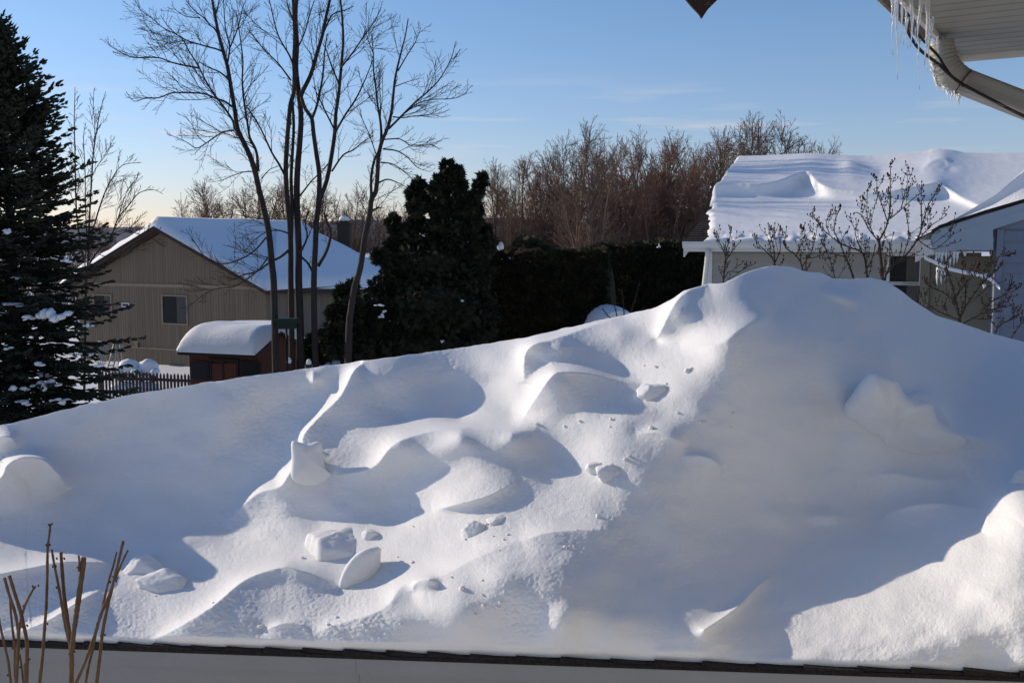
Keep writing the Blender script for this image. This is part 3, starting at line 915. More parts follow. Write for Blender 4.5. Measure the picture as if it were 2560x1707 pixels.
sub(mb.build('chimney_cap', M_CHIM, tan_house), ch_)
mb = MB(); mb.blob((cq.x, cq.y, zc + .28), (.27, .25, .17), 3, .15)
sub(mb.build('snow_cap', M_SNOW, tan_house), ch_)

def roof_snow(name, label, fn, nu, nv, parent=None, mat=M_SNOW):
    """fn(u, v) -> (deck point, thickness) over the unit square; a closed blanket with its underside on the deck"""
    top = np.zeros((nv + 1, nu + 1, 3)); bot = np.zeros((nv + 1, nu + 1, 3))
    for j in range(nv + 1):
        for i in range(nu + 1):
            p, t = fn(i / nu, j / nv)
            top[j, i] = (p.x, p.y, p.z + t); bot[j, i] = (p.x, p.y, p.z + .01)
    ring = np.concatenate([bot[0:1], top, bot[-1:]], 0)
    left = np.concatenate([bot[0:1, :1], bot[:, :1], bot[-1:, :1]], 0); right = np.concatenate([bot[0:1, -1:], bot[:, -1:], bot[-1:, -1:]], 0)
    ring = np.concatenate([left, ring, right], 1)
    o = grid_mesh(name, ring, mat)
    tag(o, label, 'snow blanket')
    return settle(o)

def edge(t, w): return min(1.0, max(0.0, t / w)) ** 0.5
def f_main(u, v):
    x = -HW - .05 + (2 * HW + .1) * u
    z = zR - 2.43 * abs(x) / HW
    l = -.14 + (LEN + 1.0) * v
    th_ = .30 + .06 * noise.noise(Vector((x * .6, l * .5, 1))) + (.10 * math.exp(-(x / .5) ** 2))
    th_ *= edge(v, .02) * edge(u, .02) * edge(1 - u, .03)
    if x < -.4: th_ *= .95 + .3 * noise.noise(Vector((x * 1.5, l * 2.5, 9)))
    return th(x, l, z), max(.02, th_)
roof_snow('roof_snow', 'broad blue-shaded snow blanket on the gabled roof of the tan house', f_main, 60, 40)
def f_wing(u, v):
    a = eA.lerp(eB, u); b = hD.lerp(hC, u)
    p = a.lerp(b, v)
    t = .30 * edge(v, .05) * edge(u, .01) * edge(1 - u, .12) + .05 * noise.noise(Vector((u * 5, v * 5, 2)))
    # the snow rounds over the hip and the valley
    t += .75 * math.sin(math.pi * min(1, max(0, v))) * .35 * (1 - u)
    return p, max(.03, t)
roof_snow('roof_snow', 'smooth snow blanket on the lower wing roof behind the bare trunks', f_wing, 40, 26)

# ================================================================ house hidden behind the cedar
hh = thing('far_house', at(1080, 720, 58), 'house mostly hidden behind the dark cedar, its snowy roof edge showing at the left', 'house')
pk = at(1080, 588, 58); le = at(895, 655, 56); re = at(1285, 660, 57)
mb = MB()
mb.prism([Vector((le.x + .5, 57, -1)), Vector((re.x - .5, 57, -1)), Vector((re.x - .5, 57, re.z - .1)), Vector((pk.x, 57, pk.z - .25)), Vector((le.x + .5, 57, le.z - .1))], (0, 8, 0))
mb.build('wall', M_TANTRIM, hh)
mb = MB()
for e in (le, re):
    mb.prism([Vector((pk.x, 56.4, pk.z)), Vector((e.x, 56.4, e.z)), Vector((e.x, 65.5, e.z)), Vector((pk.x, 65.5, pk.z))], (0, 0, -.2))
mb.build('roof', M_TRIM, hh)
def f_far(u, v):
    x = le.x + (re.x - le.x) * u
    z = np.interp(x, [le.x, pk.x, re.x], [le.z, pk.z, re.z])
    return Vector((x, 56.3 + 9.2 * v, float(z))), (.3 * edge(u, .03) * edge(1 - u, .03) * edge(v, .03)) + .02
roof_snow('roof_snow', 'snow blanket on the hidden house roof, a bright strip left of the cedar', f_far, 30, 12)
mb = MB(); q = at(1251, 617, 45); mb.blob(q, (.16, .16, .22), 2, .08); mb.tube([(q.x, q.y, 0.3), (q.x, q.y, q.z - .1)], .04, 6)
tag(settle(mb.build('globe_lamp', M_WHITE)), 'small white globe lamp above the hedge beside the cedar', 'lamp')

# ================================================================ red shed
sw = Vector((.942, -.335, 0)); sd = Vector((.335, .942, 0))
s0 = at(445, 879, 25.85)
SWD, SDP = 2.36, 2.45
shed_b = Vector((s0.x, s0.y, 0))
def sh(u, v, z): return shed_b + sw * u + sd * v + Vector((0, 0, z))
zs = s0.z; zpk = zs + .50
shed = thing('garden_shed', sh(1.2, 1.2, 0.05), 'small red-brown shed with dark windows under a thick cap of snow', 'shed')
mb = MB()
mb.prism([sh(2.24, .3, 0), sh(2.24, SDP - .1, 0), sh(2.24, SDP - .1, zs), sh(2.24, 1.2, zpk - .06), sh(2.24, .3, zs + .02)], sw * -2.12)
mb.build('wall', M_RED, shed)
mb = MB()
mb.prism([sh(0, 0, zs), sh(SWD, 0, zs), sh(SWD, 1.2, zpk), sh(0, 1.2, zpk)], (0, 0, -.06))
mb.prism([sh(0, 1.2, zpk), sh(SWD, 1.2, zpk), sh(SWD, SDP, zs), sh(0, SDP, zs)], (0, 0, -.06))
mb.prism([sh(0, -.02, zs - .08), sh(SWD, -.02, zs - .08), sh(SWD, -.02, zs + .01), sh(0, -.02, zs + .01)], sd * .02)
mb.build('roof', M_BLACK, shed)
pS = sh(0, .3, 0)
for x0, x1 in ((478, 524), (603, 655)):
    mb = MB(); rect_px(mb, x0, 903, x1, 948, pS, -sd, .05, .045); f = mb.build('window', M_BLACK, shed)
    mb = MB(); rect_px(mb, x0 + 4, 907, x1 - 4, 944, pS, -sd, .055, .01); sub(mb.build('pane', M_PANE, shed), f)
for x0, x1 in ((532, 557), (562, 592)):
    mb = MB(); rect_px(mb, x0, 908, x1, 985, pS, -sd, .04, .035); dd = mb.build('door', M_RED, shed)
mb = MB()
for x0, x1 in ((526, 531), (557.5, 561.5), (593, 598)): rect_px(mb, x0, 902, x1, 990, pS, -sd, .05, .045)
rect_px(mb, 526, 896, 598, 902, pS, -sd, .052, .045)
mb.build('door_frame', M_BLACK, shed)
def f_shed(u, v):
    x = -.02 + (SWD + .02) * u; y = -.03 + (SDP + .03) * v
    z = zs + .50 * (1 - abs(y - 1.2) / 1.2) if y < 1.2 else zs + .50 * (1 - (y - 1.2) / 1.25)
    topz = zpk + .20 + .05 * noise.noise(Vector((x, y, 4)))
    ru = min(u / .22, 1); rv = min(v / .30, 1); ru2 = min((1 - u) / .13, 1); rv2 = min((1 - v) / .2, 1)
    k = 1
    for r, pwr in ((ru, 2.2), (rv, 2.0), (ru2, 3), (rv2, 2.5)): k *= (1 - (1 - r) ** pwr) ** (1 / pwr)
    return sh(x, y, z - .0), max(.05, (topz - z) * (.12 + .88 * k))
tag(roof_snow('roof_snow', 'thick rounded loaf of snow covering the roof of the red shed', f_shed, 44, 40, mat=M_SNOW))

# ================================================================ yard things by the tan house
def chair(px, py, Y, lab):
    p = at(px, py, Y); g = ground_z(p.x, p.y)
    t = thing('patio_chair', Vector((p.x, p.y, g)), lab, 'chair', 'snow-buried patio chairs by the tan house')
    mb = MB()
    for sx in (-.27, .27):
        for sy in (-.25, .25): mb.tube([(p.x + sx, p.y + sy, g - .05), (p.x + sx, p.y + sy, g + .5)], .02, 5)
        mb.tube([(p.x + sx, p.y - .28, g + .5), (p.x + sx, p.y + .28, g + .5)], .025, 5)
    for q in (.25, .5):
        mb.tube([(p.x - .27, p.y + .25, g + q), (p.x + .27, p.y + .25, g + q)], .018, 5); mb.tube([(p.x - .27, p.y - .25, g + q - .02), (p.x - .27, p.y + .25, g + q - .02)], .018, 5); mb.tube([(p.x + .27, p.y - .25, g + q - .02), (p.x + .27, p.y + .25, g + q - .02)], .018, 5)
    mb.build('frame', M_PLASTIC, t)
    mb = MB(); mb.box((p.x - .25, p.y - .25, g + .3), (p.x + .25, p.y + .25, g + .34)); mb.build('seat', M_PLASTIC, t)
    mb = MB(); mb.box((p.x - .25, p.y + .26, g + .34), (p.x + .25, p.y + .3, g + .85)); mb.build('backrest', M_PLASTIC, t)
    mb = MB()
    mb.blob((p.x, p.y + .22, g + .72), (.36, .22, .27), px, .15); mb.blob((p.x - .3, p.y + .0, g + .56), (.12, .36, .13), px + 1, .15); mb.blob((p.x + .3, p.y, g + .56), (.12, .36, .13), px + 2, .15)
    mb.blob((p.x, p.y - .25, g + .10), (.5, .3, .16), px + 4, .2); mb.blob((p.x, p.y + .05, g + .38), (.24, .2, .07), px + 5, .2)
    mb.build('snow_cap', M_SNOW, t)
chair(316, 915, 34.0, 'left one of two patio chairs buried in snow by the tan house')
chair(366, 915, 34.0, 'right one of two patio chairs buried in snow by the tan house')
lp = [at(x, y, 36.5) for x, y in ((292, 855), (302, 855), (268, 925), (306, 925))]
mb = MB()
ladder = thing('step_ladder', at(285, 925, 36.6), 'pale step ladder standing against the tan house wall', 'ladder')
a0, a1 = at(286, 857, 36.6), at(268, 925, 36.2); b0, b1 = at(297, 857, 36.6), at(282, 925, 36.2)
mb = MB(); mb.tube([a0, a1], .03, 5); mb.tube([b0, b1], .03, 5)
for k in range(1, 6): mb.tube([a0.lerp(a1, k / 6), b0.lerp(b1, k / 6)], .022, 5)
mb.build('front_frame', M_ALU, ladder)
mb = MB(); c0, c1 = at(292, 857, 36.8), at(297, 925, 37.3); e0, e1 = at(299, 857, 36.8), at(309, 925, 37.3)
mb.tube([c0, c1], .02, 5); mb.tube([e0, e1], .02, 5); mb.tube([c0.lerp(c1, .6), e0.lerp(e1, .6)], .015, 5)
mb.build('rear_frame', M_ALU, ladder)
mb = MB(); mb.box((a0.x - .03, a0.y - .1, a0.z - .03), (b0.x + .05, a0.y + .25, a0.z + .05)); mb.build('top_cap', M_BLACK, ladder)
mb = MB()
g0 = [at(246, 853, 36.9), at(272, 856, 36.9), at(264, 910, 36.5), at(238, 906, 36.5)]
for k in range(7):
    t = k / 6
    mb.tube([g0[0].lerp(g0[1], t), g0[3].lerp(g0[2], t)], .014, 4)
for k in range(9):
    t = k / 8
    mb.tube([g0[0].lerp(g0[3], t), g0[1].lerp(g0[2], t)], .014, 4)
tag(settle(mb.build('lattice_panel', M_ALU)), 'pale lattice panel leaning on the tan house beside the ladder', 'lattice panel')

# ---- picket fences
def fence(p0, p1, h, label, n, rail=(.25, .75), g=None):
    a = Vector(p0); b = Vector(p1); d = (b - a); L = d.length; d.normalize(); nn = Vector((d.y, -d.x, 0))
    t = thing('picket_fence', a.lerp(b, .5), label, 'fence')
    me0 = None
    for i in range(n):
        c = a + d * (L * (i + .5) / n)
        if me0 is None:
            mb = MB(); w = .036 if n > 10 else .04
            pts = [c - d * w, c + d * w]
            poly = [c - d * w, c + d * w, c + d * w + Vector((0, 0, h - .07)), c + Vector((0, 0, h)), c - d * w + Vector((0, 0, h - .07))]
            mb.prism(poly, nn * .02)
            o = mb.build('picket', M_FENCE, t); me0 = o; c00 = c
        else:
            o = me0.copy(); COL.objects.link(o); o.parent = t; o.location = c - c00 + Vector((0, 0, .015 * math.sin(i * 2.3)))
    for k, r in enumerate(rail):
        mb = MB(); mb.prism([a + Vector((0, 0, h * r - .04)), b + Vector((0, 0, h * r - .04)), b + Vector((0, 0, h * r + .04)), a + Vector((0, 0, h * r + .04))], nn * -.03)
        mb.build('rail', M_FENCE, t)
    mb = MB(); me1 = None; c01 = None
    for i in range(max(2, int(L / 1.6))):
        c = a + d * (L * i / (max(2, int(L / 1.6)) - 1)) - nn * .08
        if me1 is None:
            mb = MB(); mb.box((c.x - .045, c.y - .045, c.z - .3), (c.x + .045, c.y + .045, c.z + h + .02)); me1 = mb.build('post', M_FENCE, t); c01 = c
        else:
            o = me1.copy(); COL.objects.link(o); o.parent = t; o.location = c - c01
    return t
fl = at(244, 925, 31.5); fr_ = at(476, 933, 30.6)
fence(Vector((fl.x, fl.y, .05)), Vector((fr_.x, fr_.y, .05)), fl.z - .05, 'brown picket fence running up to the left side of the red shed', 27)
fl = at(-160, 1047, 23.0); fr_ = at(128, 1026, 24.4)
fence(Vector((fl.x, fl.y, .0)), Vector((fr_.x, fr_.y, .0)), .92, 'dark picket fence low at the left edge, under the spruce', 22)
mbv = 0
for px, py, lab in ((722, 903, 'left of two dark snow-topped posts under the bare trunks'), (772, 906, 'right of two dark snow-topped posts under the bare trunks')):
    p = at(px, py, 24.2)
    t = thing('fence_post', Vector((p.x, p.y, 0)), lab, 'post', 'snow-topped posts under the trunks')
    mb = MB(); mb.box((p.x - .06, p.y - .06, -.2), (p.x + .06, p.y + .06, p.z - .05)); mb.build('shaft', M_FENCE, t)
    mb = MB(); mb.blob((p.x, p.y, p.z), (.06, .06, .09), px, .2); mb.build('snow_top', M_SNOW, t)

# ---- green box between the trunks
p = at(716, 812, 24.0)
bird = thing('bird_feeder', Vector((p.x, p.y, 0.0)), 'dark green feeder box on a thin pole between the bare trunks', 'bird feeder')
mb = MB(); mb.box((p.x - .22, p.y - .14, p.z - .09), (p.x + .22, p.y + .14, p.z + .06)); mb.build('box', M_GREEN, bird)
mb = MB(); mb.prism([(p.x - .30, p.y - .2, p.z + .062), (p.x + .30, p.y - .2, p.z + .062), (p.x + .26, p.y - .2, p.z + .16), (p.x - .26, p.y - .2, p.z + .16)], (0, .4, 0)); mb.build('roof', M_GREEN, bird)
mb = MB(); mb.tube([(p.x, p.y, -.2), (p.x, p.y, p.z - .09)], .025, 6); mb.build('pole', M_BLACK, bird)

# ---- little vaulted shelter far behind the drift
q0 = at(1500, 820, 27); q1 = at(1590, 812, 27)
shelter = thing('vaulted_shelter', Vector((q0.x + .5, 28, ground_z(q0.x, 28))), 'small vaulted shelter under snow, half hidden behind the drift and hedge', 'shelter')
mb = MB(); prof = []
cxs = (q0.x + q1.x) / 2 + .05; Rr = .62; zt = at(1545, 771, 27).z
for k in range(13):
    a = math.pi * k / 12; prof.append(Vector((cxs - Rr * math.cos(a), 27, zt - .95 + .8 * math.sin(a))))
mb.prism([Vector((cxs - Rr, 27, zt - 2.2))] + prof + [Vector((cxs + Rr, 27, zt - 2.2))], (0, 2.2, 0)); mb.build('shell', M_SIDING, shelter)
mb = MB()
vs = []; NN = 14; MM = 8
for j in range(MM + 1):
    for k in range(NN + 1):
        a = math.pi * (.04 + .92 * k / NN); r = Rr + .02 + .13 * math.sin(a) * (1 - .6 * (2 * j / MM - 1) ** 4)
        vs.append(Vector((cxs - .9 * .0 - r * math.cos(a) - .5 * (j / MM), 26.95 + 2.3 * j / MM, zt - .95 + (.8 / Rr) * r * math.sin(a))))
mb.add(vs, [(j * (NN + 1) + k, j * (NN + 1) + k + 1, (j + 1) * (NN + 1) + k + 1, (j + 1) * (NN + 1) + k) for j in range(MM) for k in range(NN)], True)
mb.add([Vector((v.x, v.y - .001, v.z)) for v in vs[:NN + 1]], [tuple(range(NN + 1))])
tag(settle(mb.build('roof_snow', M_SNOW)), 'curved snow layer on the small vaulted shelter behind the hedge', 'snow blanket')
# ================================================================ white house on the right
M_SHADED_WHITE = mat_plain('shade_tinted_white', (0.30, 0.36, 0.42), rough=0.55, var=0.05, scale=3)  # white gable paint with its bluish shade put into the colour
ue = Vector((.927, -.375, 0)); ub = Vector((.375, .927, 0)); nb = -ub
L0 = at(1712, 604, 17.0)                     # left end of the eave, top of the gutter
RUN, RISE = 5.0, 1.50
def rh(u, v, h=0.0):
    """u metres along the eave, v 0..1 up the front roof slope, h above it"""
    return L0 + ue * u + ub * (RUN * v) + Vector((0, 0, RISE * v + h))
house = thing('white_house', rh(3.5, .8) + Vector((0, 0, -L0.z - RISE * .8 + 2.0)), 'pale sided house with a white gutter and a great snow-covered roof on the right', 'house')
mb = MB()
mb.prism([rh(0, 0), rh(9, 0), rh(9, 1), rh(0, 1)], (0, 0, -.10))
mb.prism([rh(0, 1), rh(9, 1), rh(9, 1) + ub * 5 + Vector((0, 0, -RISE)), rh(0, 1) + ub * 5 + Vector((0, 0, -RISE))], (0, 0, -.10))
# shingle courses that show at the bare left corner
rnd = random.Random(9)
for k in range(30):
    v0 = k * .026; s = 0
    while s < 1.0:
        w = rnd.uniform(.18, .3)
        a, b = rh(s, v0, .004), rh(s + w - .012, v0, .004); c, d = rh(s + w - .012, v0 + .027, .004), rh(s, v0 + .027, .004)
        t = rnd.uniform(.010, .02)
        mb.add([a + Vector((0, 0, t)), b + Vector((0, 0, t)), c, d, a - ub * .004, b - ub * .004], [(0, 1, 2, 3), (4, 5, 1, 0)])
        s += w
mb.build('roof', M_SHINGLE, house)
# gutter and fascia
mb = MB()
gA = L0 - ue * .02; G_L = 4.25
def gp(s, o, z): return gA + ue * s - ub * o + Vector((0, 0, z))
prof = [(0.0, -.005), (.115, -.005), (.115, -.04), (.085, -.075), (.07, -.115), (0.0, -.115)]
mb.add([gp(0, o, z) for o, z in prof] + [gp(G_L, o, z) for o, z in prof], [tuple(range(6))[::-1], tuple(range(6, 12))] + [(i, (i + 1) % 6, 6 + (i + 1) % 6, 6 + i) for i in range(6)])
mb.prism([gp(0, .118, .002), gp(G_L, .118, .002), gp(G_L, .118, -.018), gp(0, .118, -.018)], ub * .02)
mb.build('gutter', M_WHITE, house)
mb = MB()
mb.prism([gp(0.02, -.003, .0), gp(G_L, -.003, .0), gp(G_L, -.003, -.17), gp(.02, -.003, -.17)], ub * .02)
mb.prism([gp(0.02, -.024, -.15), gp(G_L, -.024, -.15), gp(G_L, -.42, -.15), gp(.02, -.42, -.15)], (0, 0, -.02))
# rake board up the left edge
mb.prism([rh(-.02, 0, -.09), rh(-.02, 1, -.09), rh(-.02, 1, -.26), rh(-.02, 0, -.26)], ue * .025)
mb.build('eave_trim', M_WHITE, house)
# walls
wA = L0 + ue * .30 + ub * .40; wB = wA + ue * 4.3
mb = MB()
zt = L0.z - .172
siding(mb, wA + ue * .07, wB, 2.0, zt, nb, lap=.128, proud=.03)
mb.prism([Vector((wA.x, wA.y, 1.6)) , Vector((wA.x, wA.y, zt)), Vector((wA.x, wA.y, zt)) + ub * 3, Vector((wA.x, wA.y, zt + .9)) + ub * 4.6, Vector((wA.x, wA.y, 1.6)) + ub * 4.6], ue * .05)
wall_r = mb.build('wall', M_SIDING, house)
mb = MB(); mb.prism([Vector((wA.x, wA.y, 1.7)) + nb * .03, Vector((wA.x, wA.y, 1.7)) + nb * .03 + ue * .10, Vector((wA.x, wA.y, zt - .004)) + nb * .03 + ue * .10, Vector((wA.x, wA.y, zt - .004)) + nb * .03], ub * .06)
mb.build('corner_board', M_WHITE, house)
# downspout
d0 = gp(.42, .055, -.115); d1 = d0 + Vector((0, 0, -.16)); d2 = Vector((wA.x, wA.y, d1.z - .62)) + ue * -.03 + nb * .10
mb = MB(); mb.tube([d0, d0 + Vector((0, 0, -.10)), d1 + (d2 - d1) * .1, d1 + (d2 - d1) * .55, d2, d2 + Vector((0, 0, -1.9))], [.04, .04, .042, .042, .042, .042], 8)
mb.build('downspout', M_WHITE, house)
# window in the recess and its post
pWn = wA + nb * .016
window_px(house, 2226, 640, 2300, 705, pWn, nb, fw=.05, trim=M_WHITE, sash=False)
window_px(house, 2226, 712, 2300, 800, pWn, nb, fw=.05, trim=M_WHITE, sash=False)
mb = MB(); rect_px(mb, 2303, 629, 2326, 900, pWn, nb, .10, .09); mb.build('post', M_CREAM, house)
mb = MB(); rect_px(mb, 2327, 640, 2480, 900, pWn + ub * .02, nb, .05, .05); mb.build('porch_wall', M_CREAM, house)

# projecting gable on the right
pGb = at(2335, 628, 14.9)
def gpx(x, y, out=0.0): return ray_plane(x, y, pGb, nb) + nb * out
mb = MB()
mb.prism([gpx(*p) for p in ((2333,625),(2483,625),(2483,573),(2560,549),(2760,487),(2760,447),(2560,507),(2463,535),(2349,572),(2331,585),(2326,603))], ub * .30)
mb.build('gable_eave', M_SHADED_WHITE, house)
mb = MB()
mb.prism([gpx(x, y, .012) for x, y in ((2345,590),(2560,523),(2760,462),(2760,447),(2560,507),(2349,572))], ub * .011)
mb.build('rake_board', M_SHADED_WHITE, house)
mb = MB()
c0 = gpx(2483, 800); c1 = gpx(2800, 800)
c0 = c0 + ub * .08; c1 = c1 + ub * .08
siding(mb, c0, c1, 1.6, gpx(2483, 573).z + .0, nb, lap=.155, proud=.02)
zz = gpx(2483, 573).z; zz2 = gpx(2760, 487).z
mb.prism([Vector((c0.x, c0.y, zz)), Vector((c1.x, c1.y, zz)), Vector((c1.x, c1.y, zz2 + .1)), Vector((c0.x, c0.y, zz + .05))], ub * .05)
gw = mb.build('gable_wall', M_SIDING_BLUE, house)
mb = MB(); mb.prism([Vector((c0.x, c0.y, 1.6)) + nb * .03, Vector((c0.x, c0.y, zz - .003)) + nb * .03, Vector((c0.x, c0.y, zz - .003)) + nb * .03 + ue * .09, Vector((c0.x, c0.y, 1.6)) + nb * .03 + ue * .09], ub * .9)
mb.build('gable_corner', M_SIDING_BLUE, house)
mb = MB()
e_ = [gpx(x, y, .03) for x, y in ((2328,584),(2349,571),(2463,534),(2560,506),(2780,442))]
for a, b in zip(e_, e_[1:]): mb.prism([a, b, b + Vector((0, 0, .05)), a + Vector((0, 0, .05))], ub * 1.6)
mb.build('gable_shingles', M_SHINGLE, house)
# boxed end where the main gutter meets the gable
mb = MB(); mb.prism([gpx(*p, .0) for p in ((2308,600),(2331,600),(2333,632),(2318,640),(2306,622))], ub * .25); mb.build('gutter_end', M_WHITE, house)

# ---- snow on the main roof: thickness drawn by wind
def roof_uv_px(u, v): return proj(rh(u, v))
nu_, nv_ = 260, 150
US = np.concatenate([np.linspace(0, 6.3, 230), np.linspace(6.4, 9, 31)]); VS = np.linspace(0, 1.0, nv_ + 1)
UU, VV2 = np.meshgrid(US, VS)
def umin(v):
    w = .05 * fbm(v * 900, v * 0, 60, 44, 4)
    return np.where(v < .44, .34 * (1 - v / .44) + w, -.03 + w * .6)
UM = umin(VV2)
UU = UM + (9 - UM) * (UU / 9)
base_pts = np.stack([L0.x + ue.x * UU + ub.x * RUN * VV2, L0.y + ue.y * UU + ub.y * RUN * VV2, L0.z + RISE * VV2], -1)
c_, s_ = math.cos(PITCH), math.sin(PITCH)
_y = base_pts[..., 1]; _z = base_pts[..., 2] - CZ
_f = _y * c_ - _z * s_; _u = _y * s_ + _z * c_
RPX = CX + F * base_pts[..., 0] / _f; RPY = CY - F * _u / _f
TH = -(0.055 + 0.03 * np.clip(VV2 * 2, 0, 1))
ridge(TH, RPX, RPY, [(1700,508,.25),(1770,504,.26),(1830,498,.25),(1900,499,.24),(1950,492,.25),(1985,478,.25),(2018,470,.26),(2038,488,.22),(2062,502,.20),(2110,508,.16),(2180,511,.14),(2260,508,.19),(2320,500,.21),(2342,496,.20),(2370,503,.14),(2410,520,.09),(2460,540,.08),(2560,570,.08),(2760,620,.08)], 3, 420, 1.0)
ridge(TH, RPX, RPY, [(2020,470,.0),(2090,452,.06),(2125,447,.13),(2165,452,.06),(2200,458,.0)], 34, 10, 1.0)
ridge(TH, RPX, RPY, [(2300,462,.0),(2330,440,.05),(2362,434,.06),(2370,450,.0)], 12, 40, 1.0)
ridge(TH, RPX, RPY, [(2180,422,.0),(2310,416,.02),(2330,416,.04),(2380,414,.04),(2410,414,.02),(2470,411,.04),(2560,409,.04),(2760,404,.04)], 7, 60, 1.0)
TH = -TH
TH += .006 * fbm(UU * 100, VV2 * 520, 110, 5, 3) + .0018 * fbm(UU * 100, VV2 * 520, 9, 6, 2)
# crumbs along the lower edge and the bare corner
low = np.clip(1 - VV2 / .10, 0, 1)
TH *= 1 - .75 * low * np.clip(.6 + fbm(RPX, RPY * 3, 22, 13, 2), 0, 1)
near = np.clip((UU - UM) / .10, 0, 1)
TH *= np.sqrt(near) * .93 + .07
TH[:, 0] = .004
TH += .03 * np.exp(-((1 - VV2) / .05) ** 2)
TH = np.clip(TH, -.02, 1)
Pt = base_pts.copy(); Pt[..., 2] += TH; _sh = .75 * TH * np.clip((1 - VV2) * 4, 0, 1); Pt[..., 0] += nb.x * _sh; Pt[..., 1] += nb.y * _sh; Pt[..., 2] -= _sh * RISE / RUN * .6
b0_ = base_pts[0:1].copy(); b0_[..., 2] -= .01
rows_ = [b0_, Pt]
for k, dv in enumerate((.03, .09, .2, .5, 1.0)):
    r = base_pts[-1:].copy(); r[..., 0] += ub.x * 5 * dv; r[..., 1] += ub.y * 5 * dv; r[..., 2] += -RISE * dv + TH[-1:] * (1, .95, .85, .8, .7)[k]
    rows_.append(r)
snow_r = grid_mesh('roof_snow', np.concatenate(rows_, 0), mat_snow('roof_snow', grain=60, dist=.004, strength=.5, lump=2.5, sss=0.0))
tag(snow_r, 'sunlit wind-scoured snow blanket on the big roof of the white house', 'snow blanket'); settle(snow_r)

# ---- drift lying against the projecting gable roof
front = [(2290,596),(2330,578),(2349,568),(2463,531),(2560,503),(2780,439)]
backc = [(2290,590),(2340,570),(2400,540),(2490,487),(2560,425),(2780,330)]
def interp_px(pl, t):
    x = 2290 + t * 490
    return x, float(np.interp(x, [p[0] for p in pl], [p[1] for p in pl]))
vs = []; R_, C__ = 10, 60
Pg = np.zeros((R_ + 2, C__ + 1, 3))
for i in range(C__ + 1):
    t = i / C__
    fx, fy = interp_px(front, t); bx, by = interp_px(backc, t)
    f0 = gpx(fx, fy, .02); b0 = at(bx, by, f0.y + .06 + .13 * t)
    for j in range(R_ + 1):
        s = j / R_
        p = f0.lerp(b0, s)
        k = math.sin(math.pi * s)
        Pg[j, i] = (p.x, p.y + .06 * k, p.z - .05 * k * t)
    q = b0 + ub * 1.2; Pg[R_ + 1, i] = (q.x, q.y, q.z - .5)
gs = grid_mesh('roof_snow', Pg, M_SNOW)
tag(gs, 'smooth shaded bank of snow lying on the projecting gable roof at the right edge', 'snow blanket'); settle(gs)

# ---- curl of snow and icicles in the porch corner
mb = MB()
curl = [gpx(x, y, .02) for x, y in ((2312,640),(2340,652),(2375,668),(2410,676),(2445,682),(2478,694),(2500,716))]
n = len(curl)
for k in range(2):
    pass
vsn = []
for p in curl: vsn += [p, p + Vector((0, 0, -.05)), p + Vector((0, 0, -.06)) + ub * .2, p + ub * .25]
mb.add(vsn, [(i * 4 + a, i * 4 + (a + 1) % 4, (i + 1) * 4 + (a + 1) % 4, (i + 1) * 4 + a) for i in range(n - 1) for a in range(4)] + [(0, 1, 2, 3), (4 * n - 1, 4 * n - 2, 4 * n - 3, 4 * n - 4)], True)
tag(settle(mb.build('snow_curl', M_SNOW)), 'sagging strip of snow curling off the porch corner of the white house', 'snow curl')

def icicle(mb, p, L, r, seed=0, n=7, bend=0.0):
    m = 9; rs = []; ps = []
    for k in range(m):
        t = k / (m - 1)
        ps.append(Vector(p) + Vector((.006 * math.sin(seed + t * 5) * L / .3 + bend * t * t, .004 * math.cos(seed * 2 + t * 4), -L * t)))
        rs.append(max(.0009, r * (1 - t) ** .8 * (1 + .22 * math.sin(seed * 3 + k * 2.1))))
    mb.tube(ps, rs, n)
rnd = random.Random(12)
for i, (x, y, l) in enumerate(((2341,628,34),(2348,628,22),(2356,628,40),(2366,628,26),(2376,628,44),(2386,628,38),(2394,628,30),(2412,630,16),(2345,668,46),(2354,672,40),(2363,674,26),(2464,684,16),(2462,712,14))):
    p = gpx(x, y, -.06); mb = MB(); icicle(mb, p, l / 2489 * 15, .028, i, 6)
    tag(settle(mb.build('icicle', M_FROST)), 'white icicle glinting under the porch eave of the white house', 'icicle', 'icicles under the white house porch eave')
# ================================================================ trees and shrubs
def bend_path(p0, d, L, n, rng, up=0.0, wob=0.12):
    pts = [Vector(p0)]; d = d.normalized(); st = L / n
    for i in range(n):
        d = (d + Vector((rng.gauss(0, wob), rng.gauss(0, wob), rng.gauss(0, wob) + up))).normalized()
        pts.append(pts[-1] + d * st)
    return pts

def side_dir(t, rng, ang, flat=None):
    """a direction leaving the axis t at about ang radians"""
    r = Vector((rng.gauss(0, 1), rng.gauss(0, 1), rng.gauss(0, 1)))
    a = (r - t * r.dot(t)).normalized()
    return (t * math.cos(ang) + a * math.sin(ang)).normalized()

